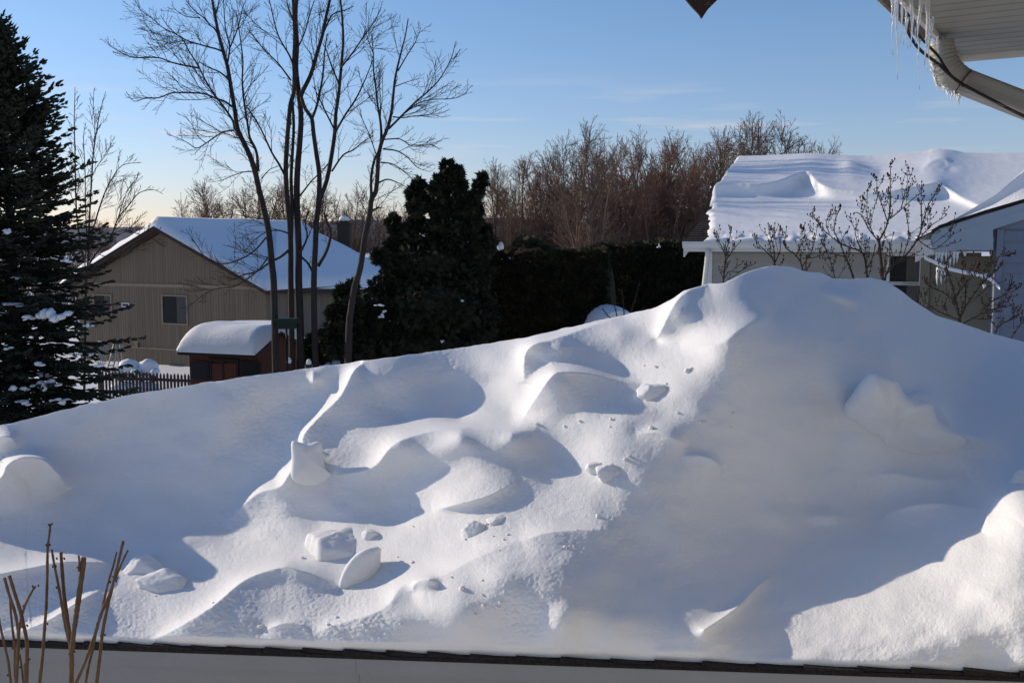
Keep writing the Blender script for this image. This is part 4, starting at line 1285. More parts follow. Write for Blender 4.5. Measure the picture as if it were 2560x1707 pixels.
def twigs(mb, pts, r0, r1, rng, level, step, Lf, t0=0.25, ang=(.5, .9), up=.03, rmin=.004, lmax=9, sides=3):
    """side twigs along a path, with twigs of their own"""
    seg = [(pts[i + 1] - pts[i]).length for i in range(len(pts) - 1)]
    tot = sum(seg)
    s = tot * t0 + rng.uniform(0, step)
    while s < tot * .98:
        acc = 0
        for i, l in enumerate(seg):
            if acc + l >= s: break
            acc += l
        f = (s - acc) / max(l, 1e-6)
        p = pts[i].lerp(pts[i + 1], f); t = (pts[i + 1] - pts[i]).normalized()
        q = s / tot
        L = min(lmax, Lf * (1.15 - q) * rng.uniform(.5, 1.2))
        rb = max(rmin, (r0 + (r1 - r0) * q) * .5)
        rb = min(rb, max(rmin, L * .011 + .0015))
        dd = side_dir(t, rng, rng.uniform(*ang))
        if dd.z < -.2 and rng.random() < .6: dd.z *= -.5
        n = 4 if level > 1 else 3
        path = bend_path(p, dd, L, n, rng, up, .16)
        mb.tube(path, [max(rmin * .7, rb * (1 - .75 * k / n)) for k in range(n + 1)], sides, caps=False)
        if level > 1:
            twigs(mb, path, rb, rb * .4, rng, level - 1, step * .55, L * .55, .2, ang, up, rmin, lmax, 3)
        s += step * rng.uniform(.6, 1.5)

def traced_tree(name, label, limbs, conv, Y, cat='tree', group=None, seed=1, tw=dict(), ground=None, bark=None, twigm=None):
    """limbs: (points in zoom coordinates, radius px at start, at end, depth slope, twig length m, twig start)"""
    rng = random.Random(seed)
    tr = MB(); cr = MB(); lows = []
    for li, L in enumerate(limbs):
        pts, r0, r1, sl, tl, t0 = L
        P_ = [np.array(conv(*p), float) for p in pts]
        # smooth
        Q = [2 * P_[0] - P_[1]] + P_ + [2 * P_[-1] - P_[-2]]
        fine = []
        for i in range(1, len(Q) - 2):
            a, b, c, d = Q[i - 1:i + 3]
            for k in range(3):
                t = k / 3
                fine.append(.5 * (2 * b + (c - a) * t + (2 * a - 5 * b + 4 * c - d) * t * t + (3 * b - a - 3 * c + d) * t ** 3))
        fine.append(Q[-2])
        n = len(fine); W3 = []
        acc = 0
        y0 = Y + (L[6] if len(L) > 6 else 0) if False else Y
        for i, f in enumerate(fine):
            if i: acc += np.hypot(*(fine[i] - fine[i - 1]))
            W3.append(at(float(f[0]), float(f[1]), Y + sl * acc * Y / F))
        rs = [(r0 + (r1 - r0) * (i / (n - 1))) * Y / F for i in range(n)]
        (tr if r0 > 2.2 else cr).tube(W3, rs, 8 if r0 > 5 else 5, caps=True)
        if tl > 0:
            lens = tw.get('step', .28)
            twigs(cr, W3, rs[0], rs[-1], rng, tw.get('level', 2), lens, tl * 1.4, t0, tw.get('ang', (.45, .95)), tw.get('up', .04), tw.get('rmin', .0055))
        lows.append(W3[0])
    low = max(lows, key=lambda p: -p.z)
    t = thing(name, Vector((low.x, low.y, low.z)), label, cat, group)
    tr.build('trunk', bark or M_BARK, t); cr.build('crown', twigm or M_TWIG, t)
    return t

Z4 = lambda u, v: (250 + u / 2.24, v / 2.24)
TA = [
 ([(995,2530),(985,2100),(978,1800),(972,1568),(962,1480),(945,1300),(920,1180),(890,1060),(868,960),(838,870),(800,790),(770,720),(755,620),(735,500),(715,380),(690,290),(665,200),(650,120),(635,40),(615,-80)], 9.5, 3.0, .0, .9, .55),
 ([(885,960),(880,880),(868,830),(838,770),(825,690),(805,560),(796,450),(800,350),(790,250),(775,150),(760,60)], 4.0, 1.0, -.2, 1.0, .1),
 ([(800,795),(755,720),(745,680),(700,610),(640,530),(590,450),(550,370),(500,290),(460,220),(390,160),(340,90)], 3.6, .8, .3, 1.2, .1),
 ([(742,600),(700,570),(650,552),(580,525),(480,520),(400,522),(330,548),(250,552),(190,568),(145,512)], 3.0, .7, -.3, 1.1, .15),
 ([(722,448),(690,420),(660,400),(600,375),(560,350)], 2.8, 1.2, .2, .8, .2),
 ([(690,292),(650,275),(610,265),(540,245),(480,225),(430,195),(350,155),(300,110),(230,60),(190,-10)], 2.4, .7, .3, 1.2, .1),
 ([(555,382),(470,367),(400,350),(330,325),(250,322),(180,322),(110,290),(60,260),(30,222)], 2.4, .6, .2, 1.0, .1),
 ([(668,205),(640,160),(620,145),(580,100),(540,70),(500,30),(470,-20)], 2.4, .8, -.3, .9, .1),
 ([(560,100),(490,95),(440,70),(400,30)], 1.4, .6, .2, .7, .1),
 ([(715,350),(726,262),(705,180),(697,100),(690,-20)], 2.4, 1.0, -.3, .9, .1),
 ([(726,272),(760,190),(782,120),(800,40),(832,-20)], 2.0, .8, .2, .9, .1),
 ([(650,75),(662,30),(672,-30)], 2.4, 1.2, .1, .5, .1),
 ([(750,730),(690,740),(640,770),(590,805),(540,830),(490,800),(440,775),(375,752)], 2.2, .6, -.2, .8, .1),
 ([(590,800),(545,760),(515,700),(470,640)], 1.2, .5, .2, .6, .1),
 ([(860,960),(800,965),(740,985),(680,1010),(610,1022)], 1.6, .5, -.2, .7, .1),
 ([(905,1000),(950,950),(1000,932)], 1.6, .6, .2, .6, .2),
 ([(930,1330),(870,1400),(790,1450),(680,1480),(590,1440),(540,1370),(480,1280)], 2.4, .6, -.5, .9, .15),
 ([(940,1440),(880,1520),(760,1600),(640,1620),(540,1680),(470,1760)], 2.0, .5, -.6, .9, .15),
 ([(925,1230),(830,1215),(740,1200),(690,1215)], 1.6, .5, -.4, .6, .15),
]
TREE_TW = dict(step=.13, level=2, rmin=.0056, ang=(.4, .9), up=.05)
traced_tree('bare_tree', 'tall leafless tree leaning left, its long limbs spreading over the tan gable', TA, Z4, 24.0, seed=3, tw=TREE_TW)
TB_ = [
 ([(1080,2500),(1075,2080),(1072,1800),(1068,1568),(1068,1400),(1062,1250),(1048,1120),(1040,960),(1045,830),(1055,700),(1067,580),(1085,520),(1090,440),(1085,340),(1090,220),(1086,100),(1078,-60)], 8.0, 3.6, .0, .8, .6),
 ([(1130,2500),(1125,2100),(1120,1800),(1112,1568),(1112,1400),(1106,1250),(1102,1100),(1106,950),(1120,780),(1125,640),(1110,500),(1098,380),(1104,250),(1096,120),(1100,0),(1106,-80)], 10.5, 4.0, .02, .9, .6),
 ([(1070,1330),(1074,1230),(1075,1150),(1070,1000),(1078,850),(1085,700),(1078,560),(1084,430),(1078,330)], 5.5, 2.5, .1, .6, .4),
 ([(1118,560),(1135,512),(1180,420),(1215,300),(1245,200),(1265,100),(1292,-20)], 6.0, 3.4, .15, 1.0, .2),
 ([(1085,370),(1060,310),(1030,260),(1000,205),(975,120),(960,50),(940,-30)], 2.6, 1.0, -.3, 1.0, .15),
 ([(1068,450),(1000,360),(930,290),(870,220),(825,165)], 2.4, .8, .3, 1.0, .15),
 ([(1215,2500),(1208,2060),(1200,1800),(1198,1568),(1205,1400),(1212,1250),(1225,1130),(1228,980),(1210,850),(1195,740),(1186,665),(1150,610),(1128,545)], 8.5, 4.0, -.03, .7, .6),
 ([(1188,665),(1212,600),(1235,500),(1250,400),(1257,300),(1272,190)], 3.6, 1.4, -.2, .9, .15),
 ([(1225,1130),(1270,1010),(1300,850),(1315,740),(1320,640),(1335,540),(1345,440),(1355,330),(1362,220),(1356,100),(1350,30),(1342,-40)], 6.0, 2.0, .15, 1.0, .4),
 ([(1316,745),(1370,650),(1430,560),(1470,480),(1500,410),(1535,320)], 3.0, .9, -.2, 1.0, .15),
 ([(1298,960),(1360,870),(1420,840),(1480,790),(1535,762)], 2.6, .8, .3, .8, .15),
 ([(1312,725),(1260,620),(1222,540),(1198,485)], 2.4, .9, -.3, .7, .15),
 ([(1340,475),(1300,380),(1270,290),(1248,245)], 2.4, 1.0, .3, .7, .15),
 ([(1350,380),(1420,290),(1480,200),(1532,130),(1572,55)], 2.4, .8, -.3, 1.0, .1),
 ([(1245,200),(1300,85),(1370,60),(1420,35)], 2.4, .8, .2, .8, .15),
 ([(1040,990),(1000,915),(960,850),(900,720),(850,640),(815,590)], 3.4, 1.2, -.2, .9, .3),
 ([(1090,300),(1140,200),(1170,100),(1200,0)], 2.2, 1.0, .3, .9, .1),
 ([(1100,140),(1060,60),(1040,-20)], 2.2, 1.0, -.2, .7, .1),
 ([(1118,1100),(1180,1020),(1240,960),(1300,890)], 2.4, .8, -.4, .6, .2),
 ([(1222,1490),(1270,1405),(1292,1310),(1270,1240),(1255,1190)], 5.0, 2.2, -.1, .6, .3),
 ([(1060,1400),(1010,1440),(950,1470),(880,1520),(800,1540),(720,1575)], 4.0, 1.0, -.5, .9, .2),
 ([(1062,1310),(1000,1290),(930,1300),(860,1350),(800,1420)], 2.2, .7, -.4, .8, .2),
 ([(1120,1420),(1160,1330),(1150,1250),(1170,1180)], 3.0, 1.2, -.2, .6, .2),
 ([(1130,1440),(1170,1480),(1190,1530)], 3.0, 2.2, -.2, .4, .2),
]
traced_tree('bare_tree', 'clump of four tall leafless trunks standing close together right of the red shed', TB_, Z4, 24.6, seed=5, tw=TREE_TW)
TC_ = [
 ([(1380,2540),(1385,2200),(1395,1830),(1405,1740),(1425,1610),(1458,1500),(1482,1330),(1510,1200),(1520,1120),(1545,1070),(1555,960),(1560,870),(1580,790),(1610,720),(1630,640),(1640,560),(1650,460),(1665,380),(1690,280),(1710,200),(1726,105)], 9.5, 1.2, .0, 1.0, .5),
 ([(1562,865),(1575,770),(1570,680),(1556,600),(1545,500),(1532,400),(1530,300),(1520,190)], 4.0, 1.0, .15, 1.0, .25),
 ([(1618,722),(1700,640),(1770,570),(1830,520),(1890,460),(1930,400),(1970,320),(1990,240)], 3.0, .8, -.2, 1.0, .15),
 ([(1710,632),(1790,575),(1880,557),(1960,555),(2030,535),(2085,475)], 1.8, .5, .3, .8, .15),
 ([(1640,655),(1700,660),(1760,650),(1850,640),(1925,598)], 1.8, .6, -.3, .8, .15),
 ([(1585,835),(1660,845),(1720,880),(1780,940),(1850,962)], 2.2, .6, .3, .7, .2),
 ([(1572,910),(1640,920),(1700,960),(1750,1002)], 2.0, .6, -.3, .6, .2),
 ([(1558,1025),(1610,1005),(1670,1025),(1735,1058)], 2.4, .6, .2, .5, .4),
 ([(1520,1120),(1518,1000),(1535,900),(1560,850)], 4.0, 3.0, -.1, .4, .2),
 ([(1590,782),(1680,780),(1750,820),(1850,810),(1905,838)], 1.8, .5, .3, .8, .15),
 ([(1548,872),(1510,760),(1470,670),(1440,600)], 1.6, .5, -.2, .8, .15),
 ([(1655,485),(1720,460),(1805,438)], 1.4, .5, .3, .7, .15),
 ([(1668,400),(1720,310),(1765,240),(1797,155)], 1.8, .6, -.3, .9, .15),
 ([(1516,1180),(1545,1170),(1580,1160)], 3.0, 1.4, .0, .3, .3),
 ([(1530,300),(1500,220),(1480,150)], 1.4, .6, .2, .8, .1),
]
traced_tree('bare_tree', 'leafless tree curving up to the right beside the dark cedar', TC_, Z4, 23.4, seed=8, tw=TREE_TW)
Z1 = lambda u, v: (u / 2.613, v / 2.613)
TD = [
 ([(550,2560),(560,1900),(575,1700),(585,1410),(600,1150),(610,1000),(640,800),(662,700),(690,600)], 3.24, 0.64, .1, .9, .3),
 ([(545,1700),(500,1400),(490,1000),(485,800),(490,570)], 2.59, 0.64, -.2, .9, .3),
 ([(575,1650),(560,1400),(555,1100),(545,900),(562,800)], 1.87, 0.56, .3, .7, .3),
 ([(580,1600),(630,1420),(680,1270),(730,1170),(800,1080),(925,1062)], 2.45, 0.56, -.2, 1.1, .3),
 ([(560,1760),(640,1640),(720,1560),(770,1430),(850,1330),(910,1260),(1000,1240),(1065,1268)], 2.59, 0.56, .2, 1.1, .3),
 ([(770,1430),(800,1330),(840,1230),(900,1160)], 1.30, 0.48, .2, .9, .1),
 ([(600,1150),(640,1080),(700,1000),(735,920)], 1.15, 0.40, -.3, .8, .1),
 ([(612,1000),(620,850),(610,700),(614,580)], 1.15, 0.48, .3, .7, .1),
 ([(700,1560),(800,1500),(900,1530),(1000,1560),(1080,1620)], 1.15, 0.40, -.4, .9, .1),
 ([(640,1660),(760,1690),(880,1640),(980,1580)], 1.08, 0.40, .2, .9, .1),
]
traced_tree('bare_tree', 'slender leafless tree with upswept twigs just right of the spruce', TD, Z1, 33.0, seed=11, tw=dict(step=.15, level=2, rmin=.0085, ang=(.35, .75), up=.09))

# ---- woodland trees: a few kinds, copied
def vase_tree(seed, H, spread, stems, twig_step, mat, rmin, lev=2):
    rng = random.Random(seed); tr = MB(); cr = MB()
    for s in range(stems):
        a = 2 * math.pi * (s + rng.random() * .7) / stems
        tilt = spread * rng.uniform(.25, 1.0) * (0.2 if s == 0 else 1)
        d = Vector((math.cos(a) * math.sin(tilt), math.sin(a) * math.sin(tilt), math.cos(tilt)))
        h = H * rng.uniform(.75, 1.0) * (1.08 if s == 0 else 1)
        path = bend_path(Vector((math.cos(a) * .1, math.sin(a) * .1, -.3)), d, h, 9, rng, .05, .07)
        r0 = H * .0105 * (1.3 if s == 0 else rng.uniform(.6, 1))
        rr_ = [max(.012, r0 * (1 - .9 * k / 9)) for k in range(10)]
        tr.tube(path, rr_, 6)
        # ascending branches
        for b in range(int(h * 3.3)):
            t = rng.uniform(.18, .93); i = min(int(t * 9), 8); p = path[i].lerp(path[i + 1], t * 9 - i)
            ax = (path[i + 1] - path[i]).normalized()
            dd = side_dir(ax, rng, rng.uniform(.35, .95)); L = h * rng.uniform(.14, .32) * (1.15 - t * .6)
            bp = bend_path(p, dd, L, 5, rng, .10, .12)
            rb = max(rmin * 1.5, rr_[i] * .45)
            cr.tube(bp, [max(rmin, rb * (1 - .8 * k / 5)) for k in range(6)], 3, caps=False)
            twigs(cr, bp, rb, rmin, rng, lev, twig_step, L * .72, .1, (.35, 1.0), .04, rmin)
    return tr, cr

PROTO = []
for sd, H, sp, st, mat in ((21, 10, .50, 5, M_WOODS), (22, 10, .38, 4, M_WOODS), (23, 10, .58, 6, M_WOODS_RED), (24, 10, .30, 3, M_WOODS), (25, 10, .48, 6, M_WOODS_RED)):
    tr, cr = vase_tree(sd, H, sp, st, .26, mat, .0115, 2)
    PROTO.append((tr, cr, mat, max(v[2] for v in cr.v + tr.v)))
proto_me = {}
def wood_tree(kind, px, top, Y, label, group, base_z=None, k=0):
    tr, cr, mat, HP = PROTO[kind]
    p = at(px, top, Y); gz = ground_z(p.x, p.y) if base_z is None else base_z
    H = p.z - gz
    t = thing('bare_tree', Vector((p.x, p.y, gz)), label, 'tree', group)
    s = H / HP
    t.scale = (s * .95, s * .95, s); t.rotation_euler = (0, 0, k * 1.37)
    if kind not in proto_me:
        a = tr.build('trunk', mat); b = cr.build('crown', mat); proto_me[kind] = (a, b)
    else:
        a, b = proto_me[kind][0].copy(), proto_me[kind][1].copy(); COL.objects.link(a); COL.objects.link(b)
    a.parent = t; b.parent = t
    return t
G1 = 'bare brown trees of the wood behind the hedges'
RW = [(1205,500,62,1),(1240,425,60,0),(1268,395,63,4),(1300,380,58,0),(1335,372,62,2),(1362,368,66,4),(1395,352,60,0),(1425,335,64,1),(1455,286,55,0),(1488,325,62,4),(1515,345,60,2),
      (1548,372,58,2),(1580,325,63,3),(1605,345,60,4),(1632,312,64,1),(1660,335,58,2),(1690,325,62,2),(1718,318,66,4),(1745,340,60,2),(1772,330,62,4),(1800,350,58,2),(1830,300,66,1),
      (1868,276,70,0),(1900,270,68,0),(1935,278,70,1),(1965,315,72,4),(1990,345,74,2),(2035,352,80,0),(2075,352,80,4),(1225,470,70,2),(1320,400,72,4),(1440,370,74,2),(1540,360,75,4),(1620,350,76,2),(1700,345,76,4),(1780,350,74,2),(1850,330,76,4),
      (1480,310,52,3)]
LAB = {'tall': 'tallest bare tree with a thick trunk in the middle of the brown wood', 'mid': 'leafless brown tree in the crowded wood behind the hedges', 'blue': 'leafless tree rising above the others beside the white house roof'}
for i, (px, top, Y, kd) in enumerate(RW):
    if i == 8: wood_tree(kd, px, top, Y, LAB['tall'], None, k=i)
    elif px in (1868, 1900, 1935): wood_tree(kd, px, top, Y, LAB['blue'], 'bare trees rising beside the white house roof', k=i)
    elif px >= 2035: wood_tree(kd, px, top, Y, 'leafless treetop just showing over the snowy ridge of the white house', 'treetops over the white house ridge', k=i)
    else: wood_tree(kd, px, top, Y, LAB['mid'], G1, k=i)
LW = [(505,465,62,0),(540,445,60,1),(575,440,64,4),(612,452,60,0),(650,418,66,1),(690,432,62,4),(725,440,60,0),(765,448,62,1),(800,455,64,0),(838,452,60,4),(868,470,62,1),(905,495,70,1),(945,500,70,0),(985,492,72,1),(480,500,70,4),(1020,505,72,0)]
for i, (px, top, Y, kd) in enumerate(LW):
    wood_tree(kd, px, top, Y, 'leafless brown tree in the thicket behind the tan house', 'bare trees behind the tan house', k=i + 50)
for i, (px, top, Y) in enumerate(((-40,520,75),(180,552,80),(250,548,78),(300,545,80),(345,548,82),(385,552,84),(420,556,86))):
    wood_tree(i % 2 * 4, px, top, Y, 'low dark leafless tree on the skyline left of the tan house', 'low trees on the left skyline', k=i + 90)

# distant undergrowth: brown brush nobody could count
mb = MB(); rng = random.Random(77)
for k in range(5200):
    px = rng.uniform(-300, 2300); Y = rng.uniform(66, 110)
    p = at(px, 600, Y); g = ground_z(p.x, p.y) - .2
    h = rng.uniform(2.5, 6.2) * (1.0 if px < 1000 else 1.15)
    w = rng.uniform(.02, .06); a = rng.uniform(0, 3.14); lx, ly = rng.gauss(0, .5), rng.gauss(0, .5)
    c = Vector((math.cos(a) * w, math.sin(a) * w, 0)); b = Vector((p.x, p.y, g)); tp = b + Vector((lx, ly, h))
    c2 = Vector((-c.y, c.x, 0))
    mb.add([b - c, b + c, b + c2, tp], [(0, 1, 3), (1, 2, 3), (2, 0, 3)])
    for q in range(3):
        f = rng.uniform(.3, .8); m0 = b.lerp(tp, f); m1 = m0 + Vector((rng.gauss(0, .5), rng.gauss(0, .5), rng.uniform(.6, 1.6)))
        mb.add([m0 - c * .5, m0 + c * .5, m0 + c2 * .5, m1], [(0, 1, 3), (1, 2, 3), (2, 0, 3)])
br = mb.build('undergrowth', M_WOODS); br['kind'] = 'stuff'
tag(br, 'brown leafless brush filling the ground between the distant trees', 'undergrowth')

# ---- radio mast on the skyline
p = at(452, 480, 300); mb = MB(); mb.tube([(p.x, p.y, -6), (p.x, p.y, p.z)], [.12, .05], 4)
tag(settle(mb.build('radio_mast', M_BARK)), 'hair-thin mast on the horizon above the tan roof', 'mast')

# ================================================================ spruce
def spruce(label, px, Y, H, prof, seed, zmin=.4, dz=.15, dens=1.0):
    rng = random.Random(seed); p = at(px, 700, Y); gz = ground_z(p.x, p.y)
    t = thing('spruce_tree', Vector((p.x, p.y, gz)), label, 'tree')
    tr = MB(); tr.tube([(p.x, p.y, gz - .2), (p.x + .03, p.y, gz + H * .5), (p.x, p.y, gz + H)], [.19, .10, .012], 8); tr.build('trunk', M_BARK, t)
    cr = MB(); z = zmin; br_ends = []
    def shoot(p0, d, L, r):
        # a needle-clad shoot: a slim spindle
        q = Vector(p0) + d * L
        a = d.orthogonal().normalized(); c = d.cross(a); m = Vector(p0) + d * (L * .45)
        vs = [Vector(p0)] + [m + (a * math.cos(k * 2.094) + c * math.sin(k * 2.094)) * r for k in range(3)] + [q]
        cr.add(vs, [(0, 1, 2), (0, 2, 3), (0, 3, 1), (1, 4, 2), (2, 4, 3), (3, 4, 1)])
    while z < H - .05:
        R = float(np.interp(z, [a for a, b in prof], [b for a, b in prof]))
        nb_ = max(5, int(10 * dens))
        for b in range(nb_):
            az = 2 * math.pi * (b + rng.random()) / nb_
            L = R * rng.uniform(.55, 1.12) * (1 + .18 * noise.noise(Vector((az * 1.2, z * 1.1, seed))))
            up0 = .25 + .5 * (z / H) ** 2 - .25 * (1 - z / H)
            o = Vector((p.x, p.y, gz + z + rng.uniform(-.1, .1)))
            d = Vector((math.cos(az), math.sin(az), up0 * rng.uniform(.6, 1.2))).normalized()
            n = max(4, int(L / .16)); pts = [o]
            for i in range(n):
                f = i / n
                dd = (d + Vector((0, 0, -.55 * math.sin(f * 2.6) * (1 - z / H) + .38 * f))).normalized()
                pts.append(pts[-1] + dd * (L / n))
            cr.tube(pts, [max(.006, .022 * (1 - .8 * i / n)) for i in range(n + 1)], 3, caps=False)
            br_ends.append(pts[-1])
            for i in range(1, n + 1):
                f = i / n
                if f < .22: continue
                ax = (pts[i] - pts[i - 1]).normalized(); sd_ = ax.cross(Vector((0, 0, 1))).normalized()
                for sgn in (-1, 1):
                    l2 = (.16 + .34 * (1 - f)) * min(1, L / 1.0) * rng.uniform(.6, 1.15)
                    dv = (ax * .75 + sd_ * sgn * .75 + Vector((0, 0, rng.uniform(-.35, .2)))).normalized()
                    q0 = pts[i] + Vector((rng.gauss(0, .015), rng.gauss(0, .015), rng.gauss(0, .015)))
                    shoot(q0, dv, l2, .034)
                    for kk in range(3):
                        tpos = rng.uniform(.3, .85)
                        d3 = (dv * .8 + ax * rng.uniform(.2, .8) + Vector((rng.gauss(0, .25), rng.gauss(0, .25), rng.uniform(-.45, .25)))).normalized()
                        shoot(q0 + dv * (l2 * tpos), d3, l2 * rng.uniform(.4, .75), .03)
            shoot(pts[-1], (pts[-1] - pts[-2]).normalized(), .16, .024)
        z += dz * rng.uniform(.85, 1.2) * (.75 if z > H * .7 else 1)
    shoot(Vector((p.x, p.y, gz + H - .05)), Vector((0, 0, 1)), .25, .03)
    cr.build('crown', M_NEEDLE, t)
    return t, br_ends
YS = 20.5
HS = at(29, 46, YS).z
spr, ends = spruce('big dark spruce with snow-laden lower boughs at the left edge', 29, YS, HS, [(0,2.1),(.9,2.3),(2.2,2.05),(4,1.9),(5.2,1.75),(6.2,1.55),(7.3,1.15),(8.2,.80),(9.2,.36),(HS,.05)], 5, dens=1.15)
spr2, e2 = spruce('second dark spruce, only its branch tips showing at the very left edge', -150, 21.5, 11.0, [(0,2.2),(3,1.9),(6,1.5),(8.5,1.05),(10,.5),(11,.05)], 9, zmin=2.0, dz=.24)
def snowlump(px, py, Y, w, h, lab, seed, grp=None):
    mb = MB(); rng = random.Random(seed); c = at(px, py, Y); k = Y / F
    nb_ = max(3, int(w / 9))
    for i in range(nb_):
        x = (i + .5) / nb_ - .5 + rng.uniform(-.06, .06)
        a_ = (1 - abs(x) * 1.2) * rng.uniform(.5, 1.15)
        mb.blob(c + Vector((x * w * k, rng.uniform(-.12, .12), (rng.uniform(-.35, .35) - .5 * abs(x)) * h * k)), (w * k / nb_ * rng.uniform(.6, 1.0), w * k * .22, h * k * .55 * a_), seed + i, .45, 10, 7, 3.0)
    return tag(settle(mb.build('snow_clump', M_SNOW)), lab, 'snow clump', grp)
GS_ = 'small snow clumps caught on the spruce boughs'
snowlump(118, 787, 19.1, 100, 24, 'long bumpy snow clump lying on a low spruce bough', 3)
for i, (x, y, w, h) in enumerate(((16,578,24,11),(165,650,26,10),(222,816,20,12),(100,905,34,12),(190,885,24,8),(225,885,14,10),(40,970,30,14),(62,972,30,14),(105,965,26,9),(242,912,22,12),(115,960,60,18),(40,845,30,8),(150,1000,40,12),(30,760,60,8),(110,935,40,10),(60,1005,50,10),(45,695,40,8),(85,705,30,10),(20,870,26,8))):
    snowlump(x, y, 19.3 + .35 * (i % 3), w, h, 'small snow clump caught among the spruce boughs', 20 + i, GS_)

# ================================================================ cedars and hedges
def spray(mb, c, d, L, rng, n=7):
    """a drooping fan of scale leaves: narrow blades from one point"""
    a = d.orthogonal().normalized(); b = d.cross(a)
    th0 = rng.uniform(0, 6.28); u = a * math.cos(th0) + b * math.sin(th0); v = d.cross(u)
    for k in range(n):
        f = (k / (n - 1) - .5) * 1.5
        dd = (d * math.cos(f) + u * math.sin(f) + v * rng.gauss(0, .12)).normalized()
        l = L * (1 - .35 * abs(f)) * rng.uniform(.75, 1.15); w = l * .11
        o = c + dd * (.1 * L); m = c + dd * (l * .6)
        side = dd.cross(v).normalized() * w
        mb.add([o, m + side, c + dd * l, m - side], [(0, 1, 2, 3)])

def foliage_mass(mb, centers, n, L, rng, droop=.5, core=True, coremb=None):
    """centers: list of (centre, radii); sprays set through the outer part of each lobe"""
    vol = [r[0] * r[2] for c, r in centers]; tot = sum(vol); vol = [v + .012 * tot for v in vol]; tot = sum(vol)
    for (c, r), v in zip(centers, vol):
        for k in range(int(n * v / tot)):
            while True:
                d = Vector((rng.gauss(0, 1), rng.gauss(0, 1), rng.gauss(0, 1)))
                if d.length > .1: break
            d.normalize(); rad = rng.random() ** .35 * (1 + .22 * noise.noise(d * 2.2 + c))
            p = Vector((c.x + d.x * r[0] * rad, c.y + d.y * r[1] * rad, c.z + d.z * r[2] * rad))
            dd = (d + Vector((rng.gauss(0, .5), rng.gauss(0, .5), rng.gauss(0, .4) - droop * rng.random()))).normalized()
            spray(mb, p, dd, L * rng.uniform(.7, 1.3), rng)
        if core and r[0] > .75: mb.blob(c, (r[0] * .74, r[1] * .74, r[2] * .76), int(c.x * 10), .15, 12, 8)

def conifer(name, label, px, Y, lobes, n, L, mat, seed, trunk_px=None, cat='tree', group=None, depth=.9, core=True, droop=.5):
    rng = random.Random(seed); k = Y / F
    b = at(px, 900, Y); gz = ground_z(b.x, b.y)
    t = thing(name, Vector((b.x, b.y, gz)), label, cat, group)
    if trunk_px is not None:
        tp = at(px, trunk_px, Y); mb = MB(); mb.tube([(b.x, b.y, gz - .2), (b.x, b.y, gz + (tp.z - gz) * .5), (tp.x, tp.y, tp.z)], [.16, .1, .02], 8); mb.build('trunk', M_BARK, t)
    cs = []
    for (x, y, rx, ry) in lobes:
        c = at(x, y, Y + rng.uniform(-.3, .3)); cs.append((c, (rx * k * (.82 if y > 570 or name != 'cedar_tree' else .68), max(.2, rx * k * depth * .8), ry * k * .85)))
    mb = MB(); foliage_mass(mb, cs, n, L, rng, droop, core); mb.build('crown', mat, t)
    return t
conifer('cedar_tree', 'ragged dark cedar with a pointed top in the middle of the view', 1085, 26.0,
 [(1118,418,15,18),(1140,432,20,16),(1110,452,28,22),(1150,462,18,16),(1085,470,10,14),(1128,490,38,24),(1048,462,16,14),(1036,486,26,20),(1066,500,22,18),(1040,520,26,20),(1100,520,40,22),(1206,448,9,16),(1195,475,16,16),(1180,500,16,18),(1150,522,26,18),(1195,522,10,16),(1040,550,24,14),(985,556,18,18),(1000,578,24,18),(1118,556,62,26),(1180,556,32,22),(1210,580,22,18),(1060,588,70,28),(1140,600,80,34),(985,612,26,20),(1215,610,26,22),
  (1080,660,120,60),(1160,680,80,70),(1000,690,60,60),(950,640,22,16),(960,740,50,60),(1085,760,130,80),(1180,790,80,80),(1060,860,160,70),(940,820,50,60),(950,880,70,60)], 19000, .17, M_CEDAR, 4, 430, core=True, droop=.9)
conifer('cedar_shrub', 'small dark evergreen shrub at the foot of the bare trunks, left of the cedar', 860, 25.2,
 [(858,740,16,30),(880,720,12,22),(850,790,34,40),(885,780,24,40),(840,850,50,50),(800,870,40,40),(885,860,50,60),(925,800,30,60),(780,880,26,24)], 4500, .18, M_CEDAR, 6, 720, cat='shrub', core=True, droop=.6)

